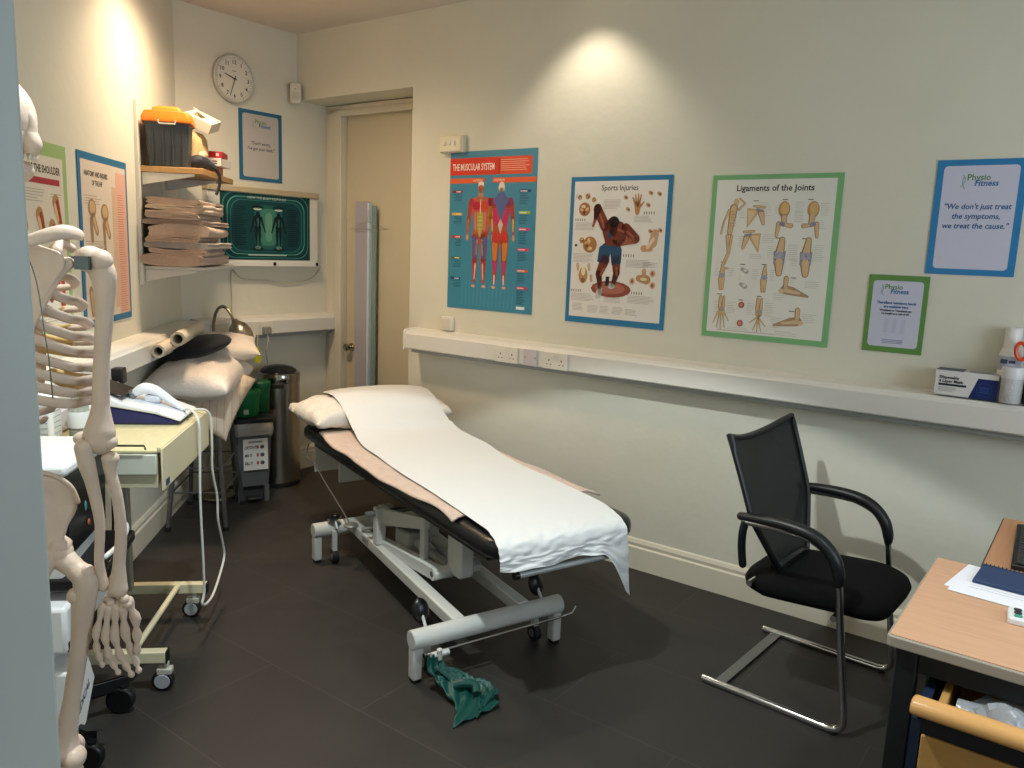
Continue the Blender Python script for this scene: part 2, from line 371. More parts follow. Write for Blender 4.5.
# ================================================================== POSTERS ON THE LONG WALL
SK = '#c58a5e'
def lab(s, u, v, colr, right=False, n=5):
    s.L = 3; s.rect(u, v, u+.072, v+.014, colr); s.L = 4; s.rect(u+(.006 if right else .028), v+.005, u+(.05 if right else .062), v+.010, '#e9ded2')
    s.L = 3
    if right: s.lines(u+.002, v+.020, u+.064, n, .0085, '#2f5f74', .0028, .4)
    else:
        for i in range(n):
            w = .062*(1-.4*random.random()); s.rect(u+.072-w, v+.020+i*.0085, u+.072, v+.0228+i*.0085, '#2f5f74')
def muscular():
    w, h = .585, .846
    t = poster('anatomy_poster', 'blue muscular system poster with red heading and two standing figures', FA, 1.317, 1.205, w, h, '#3f87a3')
    s = Sheet(w, h)
    s.L = 2
    # heading
    s.rect(0.0, .035, .345, .125, '#d8402f'); s.rect(.335, .035, .555, .125, '#e0573a', .012)
    s.rect(0, .142, .245, .168, '#e2633a', .004); s.rect(.30, .142, w, .168, '#e2633a', .004)
    s.L = 3
    s.text('THE MUSCULAR SYSTEM', .018, .100, .050, '#f3ece2', .535, .0006)
    s.lines(.352, .050, .54, 6, .0105, '#f0b9a0', .003, .25)
    s.text('ANTERIOR', .165, .161, .018, '#f6e3cf', .75); s.text('POSTERIOR', .31, .161, .018, '#f6e3cf', .75)
    for k in range(14):      # pale streaks at the foot of the sheet
        u = .1+.027*k
        s.L = 2; s.poly([(u, h-.02), (u+.010, h-.02), (u+.014, .69), (u+.008, .66)], '#4b93ad')
    for v, c in ((.205, '#7a2a54'), (.325, '#dcb23c'), (.448, '#b5353a'), (.562, '#4d7a4a'), (.675, '#1d4f7d')): lab(s, .02, v, c)
    for v, c, n in ((.205, '#1d4a7e', 7), (.315, '#9cc43b', 6), (.40, '#d4407c', 8), (.505, '#dc3f68', 6), (.615, '#d9603c', 6), (.705, '#cf3b62', 9)): lab(s, w-.105, v, c, True, n)
    s.L = 3; s.rect(w-.10, .81, w-.045, .825, '#e8eef0')
    for cx, back in ((.222, 0), (.362, 1)):
        m = lambda a: (cx-a, cx+a)
        S = 1
        s.L = 3
        base = '#c25a48' if not back else '#b5533f'
        # legs
        for sg in (-1, 1):
            s.L = 3
            s.cap(cx+sg*.030, .455, cx+sg*.030, .575, .027, .017, '#a8463a')
            s.cap(cx+sg*.030, .575, cx+sg*.031, .695, .019, .009, '#b04a3c')
            s.el(cx+sg*.036, .718, .014, .008, '#d7a184')
            s.L = 4
            if not back:
                s.cap(cx+sg*.034, .47, cx+sg*.031, .56, .020, .011, '#5b5f8e'); s.cap(cx+sg*.018, .47, cx+sg*.022, .55, .006, .004, '#c9b3a0')
                s.cap(cx+sg*.026, .60, cx+sg*.030, .68, .005, .003, '#d8c8b4'); s.cap(cx+sg*.036, .59, cx+sg*.035, .65, .007, .004, '#b73a3c')
            else:
                s.cap(cx+sg*.034, .49, cx+sg*.032, .565, .019, .013, '#d07a2e'); s.el(cx+sg*.028, .452, .025, .030, '#c93a2f')
                s.cap(cx+sg*.030, .592, cx+sg*.031, .630, .014, .010, '#b8416e'); s.cap(cx+sg*.031, .655, cx+sg*.032, .70, .004, .004, '#e3d5c4')
            # arms
            s.L = 3
            s.cap(cx+sg*.068, .275, cx+sg*.080, .355, .017, .012, '#c58a3c' if sg*(1 if not back else -1) > 0 else '#a8463a')
            s.cap(cx+sg*.080, .355, cx+sg*.074 + sg*.012, .435, .013, .007, '#b3563f')
            s.el(cx+sg*.088, .455, .009, .018, '#c99a78')
            s.L = 4
            s.el(cx+sg*.064, .268, .017, .023, '#8c3b66' if sg > 0 else '#a93648')
            s.cap(cx+sg*.082, .36, cx+sg*.085, .42, .006, .004, '#c8b56a' if sg > 0 else '#c06a3a')
        s.L = 3
        s.poly([(cx-.066, .252), (cx-.02, .238), (cx+.02, .238), (cx+.066, .252), (cx+.052, .34), (cx+.044, .40), (cx+.056, .465), (cx, .49), (cx-.056, .465), (cx-.044, .40), (cx-.052, .34)], base)
        s.cap(cx, .205, cx, .245, .013, .018, '#b98a6a')
        s.el(cx, .192, .021, .029, '#e2d6c6' if back else '#b9604a')
        s.L = 4
        if not back:
            s.poly([(cx-.02, .185), (cx-.018, .165), (cx, .160), (cx+.018, .165), (cx+.02, .185), (cx, .178)], '#e4dccf')
            s.el(cx-.028, .288, .027, .024, '#b3243c'); s.el(cx+.028, .288, .027, .024, '#c8472c')
            s.rect(cx-.0025, .255, cx+.0025, .33, '#e6dccb')
            s.poly([(cx-.022, .322), (cx+.022, .322), (cx+.020, .40), (cx+.006, .452), (cx-.006, .452), (cx-.020, .40)], '#a7a048')
            for sg in (-1, 1): s.cap(cx+sg*.034, .33, cx+sg*.030, .41, .009, .009, '#c3786a')
            s.L = 5
            for q in (.345, .365, .388, .41): s.rect(cx-.018, q, cx+.018, q+.002, '#d6ce8c')
            s.rect(cx-.001, .325, cx+.001, .445, '#d6ce8c')
        else:
            s.poly([(cx-.058, .262), (cx-.018, .222), (cx, .21), (cx+.018, .222), (cx+.058, .262), (cx+.03, .30), (cx, .375), (cx-.03, .30)], '#5a6494')
            for sg in (-1, 1):
                s.poly([(cx+sg*.034, .305), (cx+sg*.056, .30), (cx+sg*.050, .36), (cx+sg*.030, .40), (cx+sg*.008, .375)], '#c62c62')
                s.el(cx+sg*.047, .288, .014, .013, '#a03a2c')
            s.poly([(cx, .352), (cx+.017, .385), (cx, .435), (cx-.017, .385)], '#c9c4b0')
    s.obj('printed_sheet', t, '#3f87a3')
muscular()

def blob(s, u, v, r, cols):
    s.L = 3; s.el(u, v, r, r, cols[0])
    s.L = 4
    for k in range(4):
        a = random.random()*6.3; s.el(u+r*.45*math.cos(a), v+r*.45*math.sin(a), r*.38, r*.22, cols[1+k % (len(cols)-1)], random.random()*180)
def handfig(s, u, v, k, c, c2, flip=1, down=False):
    d = -1 if down else 1
    s.L = 3; s.cap(u, v+.030*k*d, u, v, .010*k, .015*k, c)
    for i, (dx, L) in enumerate(((-.016, .030), (-.008, .040), (.001, .043), (.009, .040))): s.cap(u+dx*k*flip*.8, v-.004*k*d, u+dx*k*flip*1.5, v-L*k*d, .0042*k, .0030*k, c)
    s.cap(u+.010*k*flip, v+.008*k*d, u+.028*k*flip, v-.012*k*d, .0048*k, .0032*k, c)
    s.L = 4
    for i, dx in enumerate((-.016, -.008, .001, .009)): s.cap(u, v+.01*k*d, u+dx*k*flip*1.3, v-.028*k*d, .0012*k, .0012*k, c2)
def sports():
    w, h = .548, .710
    t = poster('sports_injuries_poster', 'white sports injuries chart with blue border and crouching runner', FA, 2.113, 1.191, w, h, '#2a77a4')
    s = Sheet(w, h); s.L = 1; s.rect(.022, .022, w-.022, h-.03, '#e4e0da'); s.L = 2
    s.text('Sports Injuries', w/2, .066, .036, '#4a4442', .95, .0004, 0, 'CENTER')
    tan = ['#a8714d', '#d8b083', '#7a3b2b', '#e6cfae']
    # insets
    blob(s, .085, .155, .033, tan); blob(s, .055, .098, .012, tan); blob(s, .10, .093, .014, tan); blob(s, .135, .11, .012, tan)
    blob(s, .125, .325, .040, ['#a8794c', '#e3c88f', '#8c4a33', '#d9a96a']); blob(s, .078, .305, .014, tan); blob(s, .045, .33, .007, ['#3a2a28', '#5a3a34'])
    s.L = 3; s.el(.095, .475, .026, .040, '#b98d62'); s.L = 4; s.el(.095, .455, .012, .022, '#ead7b4'); s.el(.095, .50, .012, .012, '#8c5a3c')
    for u, v in ((.06, .435), (.125, .435), (.14, .488)): s.L = 3; s.cap(u, v-.012, u+.004, v+.012, .008, .007, '#c9a98a')
    handfig(s, .375, .135, 1.15, '#c08a5c', '#7c4a30')
    for u, v in ((.31, .10), (.325, .155), (.43, .135), (.44, .08), (.485, .085), (.50, .25), (.45, .255)): s.L = 3; s.el(u, v, .013, .009, '#c59a74', 35); s.L = 4; s.el(u+.003, v, .006, .004, '#8a4434')
    s.L = 3; s.cap(.42, .335, .455, .335, .016, .013, '#c89a72'); s.cap(.465, .31, .475, .265, .022, .020, '#c4a07e'); s.L = 4; s.cap(.44, .33, .468, .29, .008, .007, '#e3cdb2')
    s.L = 3; s.cap(.405, .475, .445, .48, .016, .022, '#b98d62'); s.cap(.43, .455, .43, .44, .012, .012, '#c9a27a'); s.L = 4; s.el(.43, .478, .018, .008, '#e6cfae')
    for u, v in ((.37, .49), (.475, .45), (.478, .505)): s.L = 3; s.el(u, v, .015, .017, '#cfae8b'); s.L = 4; s.el(u, v, .007, .009, '#94553c')
    for u0, v0 in ((.035, .20), (.315, .365), (.41, .165), (.03, .545), (.37, .54)):
        s.L = 2
        for k in range(5): s.rect(u0+k*.013, v0, u0+k*.013+.004, v0+.012, '#5a4a44')
    for (u0, v0, u1, n) in ((.19, .11, .285, 7), (.035, .22, .15, 6), (.36, .185, .46, 5), (.03, .37, .15, 7), (.33, .39, .47, 6), (.03, .565, .17, 6), (.35, .56, .50, 6), (.04, .615, .11, 6), (.13, .62, .19, 6), (.20, .62, .26, 6), (.27, .62, .33, 6), (.34, .625, .41, 5), (.22, .57, .33, 5), (.42, .40, .50, 4), (.03, .085, .05, 3)):
        s.L = 2; s.lines(u0, v0, u1, n, .0065, '#a8a29c', .0018, .25)
    # runner on his red disc
    s.L = 3; s.el(.255, .535, .112, .040, '#8e4d40'); s.L = 4; s.el(.25, .532, .085, .028, '#a86a58')
    dk, md, lt = '#4c2420', '#74382e', '#9a5a48'
    s.L = 5
    s.cap(.215, .395, .185, .465, .026, .019, md); s.cap(.185, .465, .195, .530, .018, .010, dk); s.cap(.195, .555, .200, .535, .012, .009, '#b9b4b2'); s.el(.188, .562, .016, .026, '#c8c6c4', 20)
    s.cap(.275, .395, .283, .455, .025, .018, md); s.cap(.283, .455, .265, .515, .017, .010, dk); s.el(.258, .520, .020, .015, '#bdb9b6'); s.rect(.225, .475, .245, .52, '#2c2a2c')
    s.poly([(.180, .335), (.215, .31), (.29, .315), (.305, .345), (.303, .41), (.255, .42), (.243, .365), (.228, .42), (.172, .405)], '#2f4f70')
    s.L = 6
    s.poly([(.19, .225), (.235, .195), (.30, .215), (.335, .25), (.32, .30), (.295, .33), (.215, .325), (.195, .27)], md)
    s.cap(.205, .235, .160, .155, .026, .024, md); s.cap(.160, .150, .150, .195, .022, .011, dk); s.cap(.150, .20, .138, .235, .009, .006, lt)
    s.cap(.320, .245, .375, .290, .026, .022, md); s.cap(.375, .292, .290, .315, .022, .013, lt); s.cap(.285, .317, .255, .305, .011, .008, dk)
    s.L = 7
    s.el(.253, .215, .030, .028, '#241a1a'); s.el(.252, .248, .024, .036, dk); s.el(.248, .262, .015, .022, md)
    s.el(.232, .275, .010, .02, '#2e4a6a', -20)
    for a, b_ in (((.20, .24), (.175, .18)), ((.33, .26), (.365, .285)), ((.28, .25), (.31, .26)), ((.21, .44), (.195, .47)), ((.282, .43), (.284, .465))):
        s.cap(a[0], a[1], b_[0], b_[1], .006, .005, lt)
    s.text('1', .40, h-.048, .010, '#77716c')
    s.obj('printed_sheet', t, '#e4e0da')
sports()

def ligaments():
    w, h = .553, .705
    t = poster('ligaments_poster', 'white ligaments of the joints chart with light green border', FA, 2.853, 1.187, w, h, '#79b27c')
    s = Sheet(w, h); s.L = 1; s.rect(.022, .020, w-.024, h-.024, '#dfdfd9'); s.L = 2
    s.text('Ligaments of the Joints', .11, .068, .036, '#24211f', 1.0, .0006)
    bn, bd, li = '#d2b48c', '#9a7a5c', '#b9bcc6'
    def bone(a, b_, c, d, r0, r1, c1=bn):
        s.L = 3; s.cap(a, b_, c, d, r0, r1, bd); s.L = 4; s.cap(a+.001, b_, c+.001, d, r0*.72, r1*.72, c1)
    # little skeleton man
    s.L = 3; s.el(.115, .115, .013, .016, bn); 
    for p in (((.105, .14), (.095, .245), .018, .012), ((.085, .15), (.065, .20), .006, .005), ((.065, .20), (.055, .25), .005, .004), ((.13, .145), (.155, .12), .006, .004), ((.155, .12), (.13, .10), .004, .004),
              ((.085, .26), (.095, .33), .008, .006), ((.105, .26), (.10, .33), .007, .005), ((.095, .33), (.07, .39), .006, .004), ((.10, .33), (.085, .38), .005, .004), ((.075, .40), (.10, .40), .006, .004)):
        bone(p[0][0], p[0][1], p[1][0], p[1][1], p[2], p[3])
    s.L = 4
    for k in range(6): s.rect(.088, .155+k*.012, .118, .157+k*.012, bd)
    # shoulders
    def shoulder(u, v, f):
        s.L = 3; s.poly([(u, v), (u+.055*f, v+.004), (u+.045*f, v+.03), (u+.005*f, v+.085)], '#c9a878'); s.L = 4; s.poly([(u+.006*f, v+.010), (u+.042*f, v+.010), (u+.036*f, v+.028), (u+.010*f, v+.065)], '#dcc29a')
        bone(u+.062*f, v+.018, u+.075*f, v+.065, .014, .007); bone(u+.03*f, v-.008, u+.075*f, v-.004, .005, .006)
        s.L = 5; s.cap(u+.045*f, v+.006, u+.066*f, v+.012, .006, .005, '#8e8c92')
    shoulder(.165, .140, 1); shoulder(.235, .245, -1)
    # hips
    for u, f in ((.325, 1), (.445, -1)):
        s.L = 3; s.el(u, .145, .025, .034, '#b98e5c'); s.L = 4; s.el(u+.003, .143, .018, .027, '#d6b07a')
        bone(u+.002*f, .17, u+.004*f, .205, .013, .012); bone(u-.018*f, .205, u-.024*f, .255, .011, .007); bone(u+.015*f, .21, u+.034*f, .212, .008, .010)
        s.L = 5; s.el(u-.004*f, .205, .013, .009, '#8a86a0')
    # knees
    for u in (.322, .432):
        bone(u+.006, .27, u, .325, .013, .020); bone(u, .362, u+.004, .41, .022, .014); s.L = 5; s.el(u, .335, .022, .017, '#a7a9ba'); s.el(u+.001, .333, .010, .010, '#cfd0d8'); s.cap(u-.022, .32, u-.02, .37, .003, .003, '#8f93a8'); s.cap(u+.023, .32, u+.02, .37, .003, .003, '#8f93a8')
    # elbows
    for u in (.075, .265):
        bone(u, .385, u, .42, .006, .013); bone(u-.006, .445, u-.004, .49, .010, .006); bone(u+.007, .445, u+.006, .49, .008, .006); s.L = 5; s.el(u, .432, .015, .010, '#9da0ac')
    for v in (.40, .465): s.L = 3; s.cap(.165, v, .185, v+.01, .008, .010, '#a9a9a4'); s.L = 4; s.el(.18, v+.005, .008, .006, '#d9d9d2')
    for v in (.555, .635): s.L = 3; s.el(.175, v, .014, .014, '#a8564c'); s.L = 4; s.el(.175, v, .008, .008, '#c9897a')
    # hands
    for u, f in ((.085, 1), (.255, -1)):
        bone(u-.008, .525, u-.008, .57, .007, .009); bone(u+.008, .525, u+.008, .57, .006, .008); s.L = 5; s.el(u, .58, .016, .010, '#b3a08c')
        for k, (dx, dy) in enumerate(((-.034, .06), (-.016, .085), (.002, .09), (.020, .082), (.036, .045))): bone(u+dx*.35, .59, u+dx*f, .59+dy*.85, .0045, .0022)
    # feet
    for u, v, f in ((.36, .47, 1), (.42, .60, -1)):
        bone(u, v-.04, u, v, .011, .010); s.L = 3; s.poly([(u-.03*f, v+.015), (u-.01*f, v-.012), (u+.03*f, v-.006), (u+.10*f, v+.028), (u+.10*f, v+.036), (u, v+.028)], '#a98f74'); s.L = 4; s.cap(u, v+.010, u+.06*f, v+.020, .009, .005, '#d2b898'); s.el(u-.016*f, v+.014, .012, .010, '#d7bd98')
    # captions
    for (u0, v0, u1, n) in ((.215, .115, .27, 8), (.135, .155, .165, 4), (.37, .115, .41, 6), (.285, .13, .30, 5), (.37, .155, .41, 6), (.475, .12, .51, 7), (.46, .19, .50, 5), (.14, .26, .175, 6), (.245, .25, .30, 5), (.27, .30, .30, 7), (.355, .29, .405, 9), (.46, .29, .51, 9), (.04, .40, .06, 5), (.10, .40, .13, 5), (.21, .40, .245, 6), (.29, .40, .31, 6), (.36, .43, .40, 3), (.44, .44, .50, 4), (.05, .545, .068, 7), (.11, .545, .15, 7), (.20, .545, .235, 7), (.28, .54, .32, 8), (.31, .60, .36, 6), (.44, .575, .50, 5), (.33, .655, .43, 3), (.12, .655, .22, 3), (.37, .35, .40, 4), (.15, .43, .165, 3), (.19, .335, .25, 3), (.31, .495, .36, 4)):
        s.L = 2; s.lines(u0, v0, u1, n, .0078, '#b4b2ac', .0014, .3)
    for u, v in ((.19, .108), (.315, .103), (.42, .103), (.18, .235), (.30, .262), (.41, .262), (.065, .372), (.155, .378), (.25, .375), (.38, .425), (.385, .565), (.06, .512), (.16, .532), (.24, .512)):
        s.L = 2; s.rect(u, v, u+.022, v+.0035, '#5a544e')
    s.rect(.07, h-.035, .33, h-.0335, '#9a6a62')
    s.obj('printed_sheet', t, '#dfdfd9')
ligaments()

def logo(s, u, v, k, cg='#5d8a3c', cb='#2f6ea8'):
    # leaf-like ribbon sign, then the two words
    s.L = 3
    for i in range(10):
        a = i/9; s.cap(u+.010*k*math.sin(a*3.6)-.002*k, v+.050*k*a-.02*k, u+.010*k*math.sin((a+.1)*3.6)-.002*k, v+.050*k*(a+.1)-.02*k, .0016*k, .0016*k, '#8fb38a')
        s.cap(u-.006*k*math.sin(a*3.6)+.003*k, v+.050*k*a-.012*k, u-.006*k*math.sin((a+.1)*3.6)+.003*k, v+.050*k*(a+.1)-.012*k, .0013*k, .0013*k, '#6a9cc4')
    s.text('Physio', u+.014*k, v+.004*k, .040*k, cg, .95, .0004); s.text('Fitness', u+.046*k, v+.030*k, .038*k, cb, .95, .0006, .15)
def sign(name, label, fr, x, z, w, h, border, inner, body, extra=None, lk=1.0, lu=None, y=-.004):
    t = poster(name, label, fr, x, z, w, h, border, y=y, cat='sign')
    s = Sheet(w, h); s.L = 1; s.rect(.024*w/.29, .022, w-.024*w/.29, h-.022, inner, .014); s.L = 2
    logo(s, lu if lu else w*.38, h*.17, lk)
    s.L = 3
    for txt, v, sz, c, sh in body: s.text(txt, w/2, v, sz, c, .93, .0005, sh, 'CENTER')
    if extra: extra(s)
    s.obj('printed_sheet', t, inner)
    return t
sign('quote_sign', 'large blue bordered sign quoting treat the cause, high on long wall', FA, 3.738, 1.508, .292, .419, '#2d7fb8', '#c9cbdf',
     [('"We don\'t just treat', .178, .0285, '#2b5f96', .15), ('the symptoms,', .213, .0285, '#2b5f96', .15), ('we treat the cause."', .248, .0285, '#2b5f96', .15)], lk=.78, lu=.092)
def bands(s):
    s.L = 3
    for u in (.075, .105, .135): s.poly([(u, .17), (u+.016, .17), (u+.012, .225), (u-.004, .225)], '#bcc0d6')
    s.lines(.07, .252, .15, 3, .006, '#5a74a0', .002, .1)
sign('therapy_band_sign', 'small green bordered sign about resistance bands beneath large blue quote sign', FA, 3.542, 1.193, .218, .303, '#5d8c46', '#c6c8dc',
     [('TheraBand resistance bands', .112, .0135, '#33669c', .1), ('are available here', .127, .0135, '#33669c', .1), ('Wristband or Theraband can', .141, .0105, '#333844', 0), ('be bought at a cost of £5', .153, .0105, '#333844', 0)], bands, lk=.66, lu=.052)
sign('encouragement_sign', 'blue bordered sign saying got your back, below the round wall clock', FC, .402, 1.895, .311, .416, '#2a688e', '#b9b6b4',
     [('"Don\'t worry,', .200, .027, '#4a5568', .12), ("i've got your back.\"", .232, .027, '#4a5568', .12)], lk=.85, lu=.10)

# ================================================================== LEFT WALL CHARTS
def hip():
    w, h = .565, .706
    t = poster('joint_injuries_poster', 'blue bordered anatomy and injuries chart on left wall behind skeleton arm', FB, -1.435, 1.156, w, h, '#26719c')
    s = Sheet(w, h); s.L = 1; s.rect(.028, .03, w-.02, h-.028, '#d9cdbf'); s.L = 2
    s.rect(w-.15, .055, w-.022, h-.03, '#dcae9c'); s.rect(w-.20, .12, w-.15, h-.06, '#d4b79c')
    s.text('ANATOMY AND INJURIES', .06, .092, .029, '#3c302c', .78, .0009); s.text('OF THE HIP', .14, .128, .029, '#3c302c', .78, .0009)
    bn, bd = '#c9a982', '#a08462'
    for u, v, k in ((.13, .22, 1), (.27, .235, 1)):
        s.L = 3; s.el(u, v, .045, .038, bd); s.L = 4; s.el(u+.004, v-.004, .032, .026, bn); s.L = 3; s.cap(u+.01, v+.04, u+.045, v+.095, .022, .018, bd); s.cap(u-.015, v+.05, u-.01, v+.13, .016, .014, bd); s.L = 4; s.cap(u+.015, v+.045, u+.04, v+.09, .012, .010, bn)
    for u, v in ((.13, .51), (.20, .58), (.08, .60), (.26, .44)):
        s.L = 3; s.cap(u, v-.04, u+.012, v+.05, .022, .018, bd); s.L = 4; s.cap(u+.003, v-.03, u+.012, v+.04, .012, .010, bn)
    s.L = 3; s.rect(.052, .38, .066, .47, '#a0384a')
    for (u0, v0, u1, n) in ((.05, .17, .25, 4), (.05, .355, .32, 3), (.1, .38, .25, 9), (.36, .14, .41, 40), (.43, .15, .52, 50), (.28, .60, .36, 7), (.10, .65, .30, 2)):
        s.L = 2 if u0 < .4 else 3; s.lines(u0, v0, u1, n, .0105, '#b29a8a' if u0 < .4 else '#c07f6c', .0025, .3)
    s.obj('printed_sheet', t, '#d9cdbf')
hip()
def shoulderp():
    w, h = .55, .70
    t = poster('shoulder_poster', 'pale green bordered shoulder anatomy chart beside the skeleton head', FB, -1.543-w, 1.156, w, h, '#9fbf7f')
    s = Sheet(w, h); s.L = 1; s.rect(.03, .05, w-.035, h-.03, '#ddd6c8'); s.L = 2
    s.text('ANATOMY OF THE SHOULDER', .075, .110, .037, '#32302a', .80, .0010)
    s.L = 3; s.rect(.05, .128, w-.07, .150, '#ab3a44')
    for u, v in ((.44, .24), (.30, .29), (.40, .33), (.16, .26), (.10, .36)):
        s.L = 3; s.cap(u, v-.03, u+.03, v+.045, .030, .018, '#b88c60'); s.L = 4; s.cap(u+.01, v-.03, u+.035, v+.04, .012, .008, '#a03c34'); s.cap(u-.008, v-.015, u+.01, v+.03, .012, .009, '#dbbd90')
    for k, u in enumerate((.12, .20, .28, .36)): s.L = 3; s.el(u, .53, .028, .045, '#8c5048' if k != 1 else '#4a4a48'); s.L = 4; s.el(u, .53, .016, .03, '#c8a890')
    s.L = 3; s.cap(.45, .46, .46, .58, .030, .022, '#a8443c'); s.L = 4; s.cap(.44, .47, .45, .57, .008, .006, '#d99a86')
    for (u0, v0, u1, n) in ((.05, .17, .36, 5), (.05, .43, .40, 3), (.40, .18, .50, 2), (.06, .60, .5, 5)):
        s.L = 2; s.lines(u0, v0, u1, n, .010, '#aaa395', .0025, .3)
    s.obj('printed_sheet', t, '#ddd6c8')
shoulderp()

# ================================================================== BACK WALL
def clock():
    t = thing('wall_clock', 'round white wall clock with black numerals on back wall', 'clock', FC, .366, 0, 2.466)
    R = .138
    rot = Matrix.Rotation(PI/2, 4, 'X')
    MB().lathe([(.001, 0), (R-.004, 0), (R, .006), (R, .026), (R-.006, .032), (R-.012, .030), (R-.012, .020), (.001, .020)], 48, mx=rot).obj('case', mat('#c2bfb8', .35, .2), t)
    s = Sheet(0, 0, .0006); s.h = 0
    s.mb.bm.verts  # printed dial
    s.L = 0; s.el(0, 0, R-.0125, R-.0125, '#dcd8cf', n=48)
    s.L = 1
    for k in range(1, 13):
        a = math.radians(30*k); s.text(str(k), .094*math.sin(a), -.094*math.cos(a)+.011, .031, '#1f1d1c', 1, .0006, 0, 'CENTER')
    for k in range(60):
        a = math.radians(6*k); r0 = .114 if k % 5 else .111
        s.cap(r0*math.sin(a), -r0*math.cos(a), .119*math.sin(a), -.119*math.cos(a), .0007 if k % 5 else .0013, .0007 if k % 5 else .0013, '#3a3836')
    s.rect(-.014, -.045, .014, -.041, '#77726c')
    o = s.obj('dial', t, '#dcd8cf'); o.location = (0, -.0215, 0)
    hm = mat('#161616', .4)
    def hand(L, w, ang, y, tail):
        mb = MB(); mb.prism([(-w, -tail), (w, -tail), (w*.7, L), (-w*.7, L)], .0012, 'y', y)
        return mb.xf(Matrix.Rotation(math.radians(ang), 4, 'Y'))
    hand(.070, .0032, 287, -.0265, .015).obj('hour_hand', hm, t)
    hand(.104, .0022, 199, -.0285, .018).obj('minute_hand', hm, t)
    MB().cyl((0, -.0225, 0), (0, -.0305, 0), .005).obj('hub', hm, t)
clock()
# alarm sensor
t = thing('motion_sensor', 'small white alarm motion sensor in the back corner beside recess', 'sensor', FC, .800, -.038, 2.452, -45)
MB().prism(rrect(-.034, .034, -.062, .062, .014), .042, 'y', -.042).obj('housing', mat('#d5d1c6', .4), t, bevel=.006)
MB().prism(rrect(-.022, .022, -.04, .005, .008), .005, 'y', -.046).obj('lens', mat('#c3bfb4', .3), t, bevel=.002)
MB().cyl((0, -.042, .024), (0, -.044, .024), .003).obj('indicator', mat('#6b2a24', .3), t)

# light box chart board
def lightbox():
    t = thing('x_ray_viewer', 'wall-mounted white film viewer box holding teal body chart', 'viewer box', FC, .150, 0, 1.375)
    w, h = .807, .475
    MB().box(0, w, -.055, 0, 0, h-.035).obj('housing', mat('#d8d7d2', .35), t, bevel=.006)
    MB().box(-.004, w+.006, -.066, 0, h-.036, h).obj('top_rail', mat('#b4a88e', .45), t, bevel=.006)
    MB().box(0, w, -.068, -.0551, 0, .030).obj('film_tray', mat('#e2e1dc', .3), t, bevel=.003)
    for u in (.44, .775): tag(MB().box(u, u+.020, -.074, -.0681, .006, .028).obj('clip', mat('#16181a', .4), t, bevel=.002), 'black clip')
    s = Sheet(.60, .40); s.L = 1; s.rect(0, 0, .60, .40, '#123f42'); s.L = 2
    for k, (a, c) in enumerate(((.014, '#3d8a84'), (.019, '#0f3a40'), (.040, '#5aa79a'), (.045, '#17494e'), (.062, '#2f7c78'), (.066, '#0f3f46'))):
        s.L = 2+k; s.rect(a, a*.8, .60-a, .40-a*.8, c, .07)
    s.L = 8
    s.rect(.215, .075, .40, .335, '#225f5c', .03)
    s.L = 9; s.rect(.25, .095, .36, .315, '#3f7d6f', .04); s.L = 10; s.rect(.285, .12, .33, .29, '#5d957c', .02)
    for cx in (.235, .375):
        d = '#0e2328'
        s.L = 11
        s.el(cx, .088, .04, .012, '#0b2c30'); s.el(cx, .10, .028, .007, '#cfe0cf'); s.el(cx, .335, .036, .014, '#0b2c30'); s.el(cx, .327, .020, .010, '#7da39a')
        s.L = 12
        s.el(cx, .128, .011, .014, d); s.cap(cx, .15, cx, .20, .021, .015, d)
        for sg in (-1, 1):
            s.cap(cx+sg*.022, .15, cx+sg*.035, .195, .008, .006, d); s.cap(cx+sg*.035, .195, cx+sg*.048, .235, .006, .004, d)
            s.cap(cx+sg*.010, .205, cx+sg*.012, .26, .011, .008, d); s.cap(cx+sg*.012, .26, cx+sg*.012, .315, .007, .004, d)
        s.L = 13; s.cap(cx, .16, cx, .20, .006, .004, '#3e6a70')
    s.L = 9
    s.lines(.085, .09, .165, 18, .0128, '#0a2d33', .007, .35); s.lines(.44, .09, .52, 18, .0128, '#0a2d33', .007, .35)
    s.text('HOW THE BODY RESPONDS', .30, .042, .020, '#c9d6cf', 1, 0, 0, 'CENTER'); s.lines(.17, .368, .43, 1, .01, '#b9c9c2', .006, 0)
    c = s.obj('body_chart', t, '#123f42'); c.location = (.078, -.056, .040); c.scale = (1.1, 1, 1.03)
lightbox()
# cable sagging below it
cab = MB(); cab.tube(bez([(1.00, -.03, 1.375), (.98, -.012, 1.33), (.90, -.010, 1.285), (.72, -.010, 1.262), (.58, -.010, 1.285), (.40, -.010, 1.30), (.33, -.012, 1.35), (.325, -.010, 1.2), (.325, -.010, 1.07)], 8), .0035, 6)
o = cab.obj('viewer_cable', mat('#b9b3a2', .5)); place(o, FC, 0, 0); tag(o, 'thin beige cable sagging below the white film viewer box', 'cable')

# sockets and switches
PL = mat('#e2ded4', .3); HOLE = mat('#3b3835', .6)
def double_socket(name, label, fr, x, y, z, group=None):
    t = thing(name, label, 'socket', fr, x, y, z, 0, group)
    MB().prism(rrect(0, .146, 0, .086, .006), .009, 'y', -.009).obj('faceplate', PL, t, bevel=.003)
    mb = MB()
    for u in (.036, .110):
        mb.box(u-.003, u+.003, -.0096, -.0088, .040, .049); 
        for d in (-.011, .011): mb.box(u+d-.004, u+d+.004, -.0096, -.0088, .022, .026)
    mb.obj('pin_holes', HOLE, t, smooth=0)
    for u in (.062, .084): MB().box(u-.007, u+.007, -.013, -.009, .055, .073).obj('rocker_switch', PL, t, bevel=.002)
    return t
double_socket('double_socket', 'white double power socket on trunking below blue muscular poster', FA, 1.772, -.125, .957)
t = thing('blank_plate', 'small lilac grey blank plate between the two double sockets', 'plate', FA, 1.955, -.125, .957)
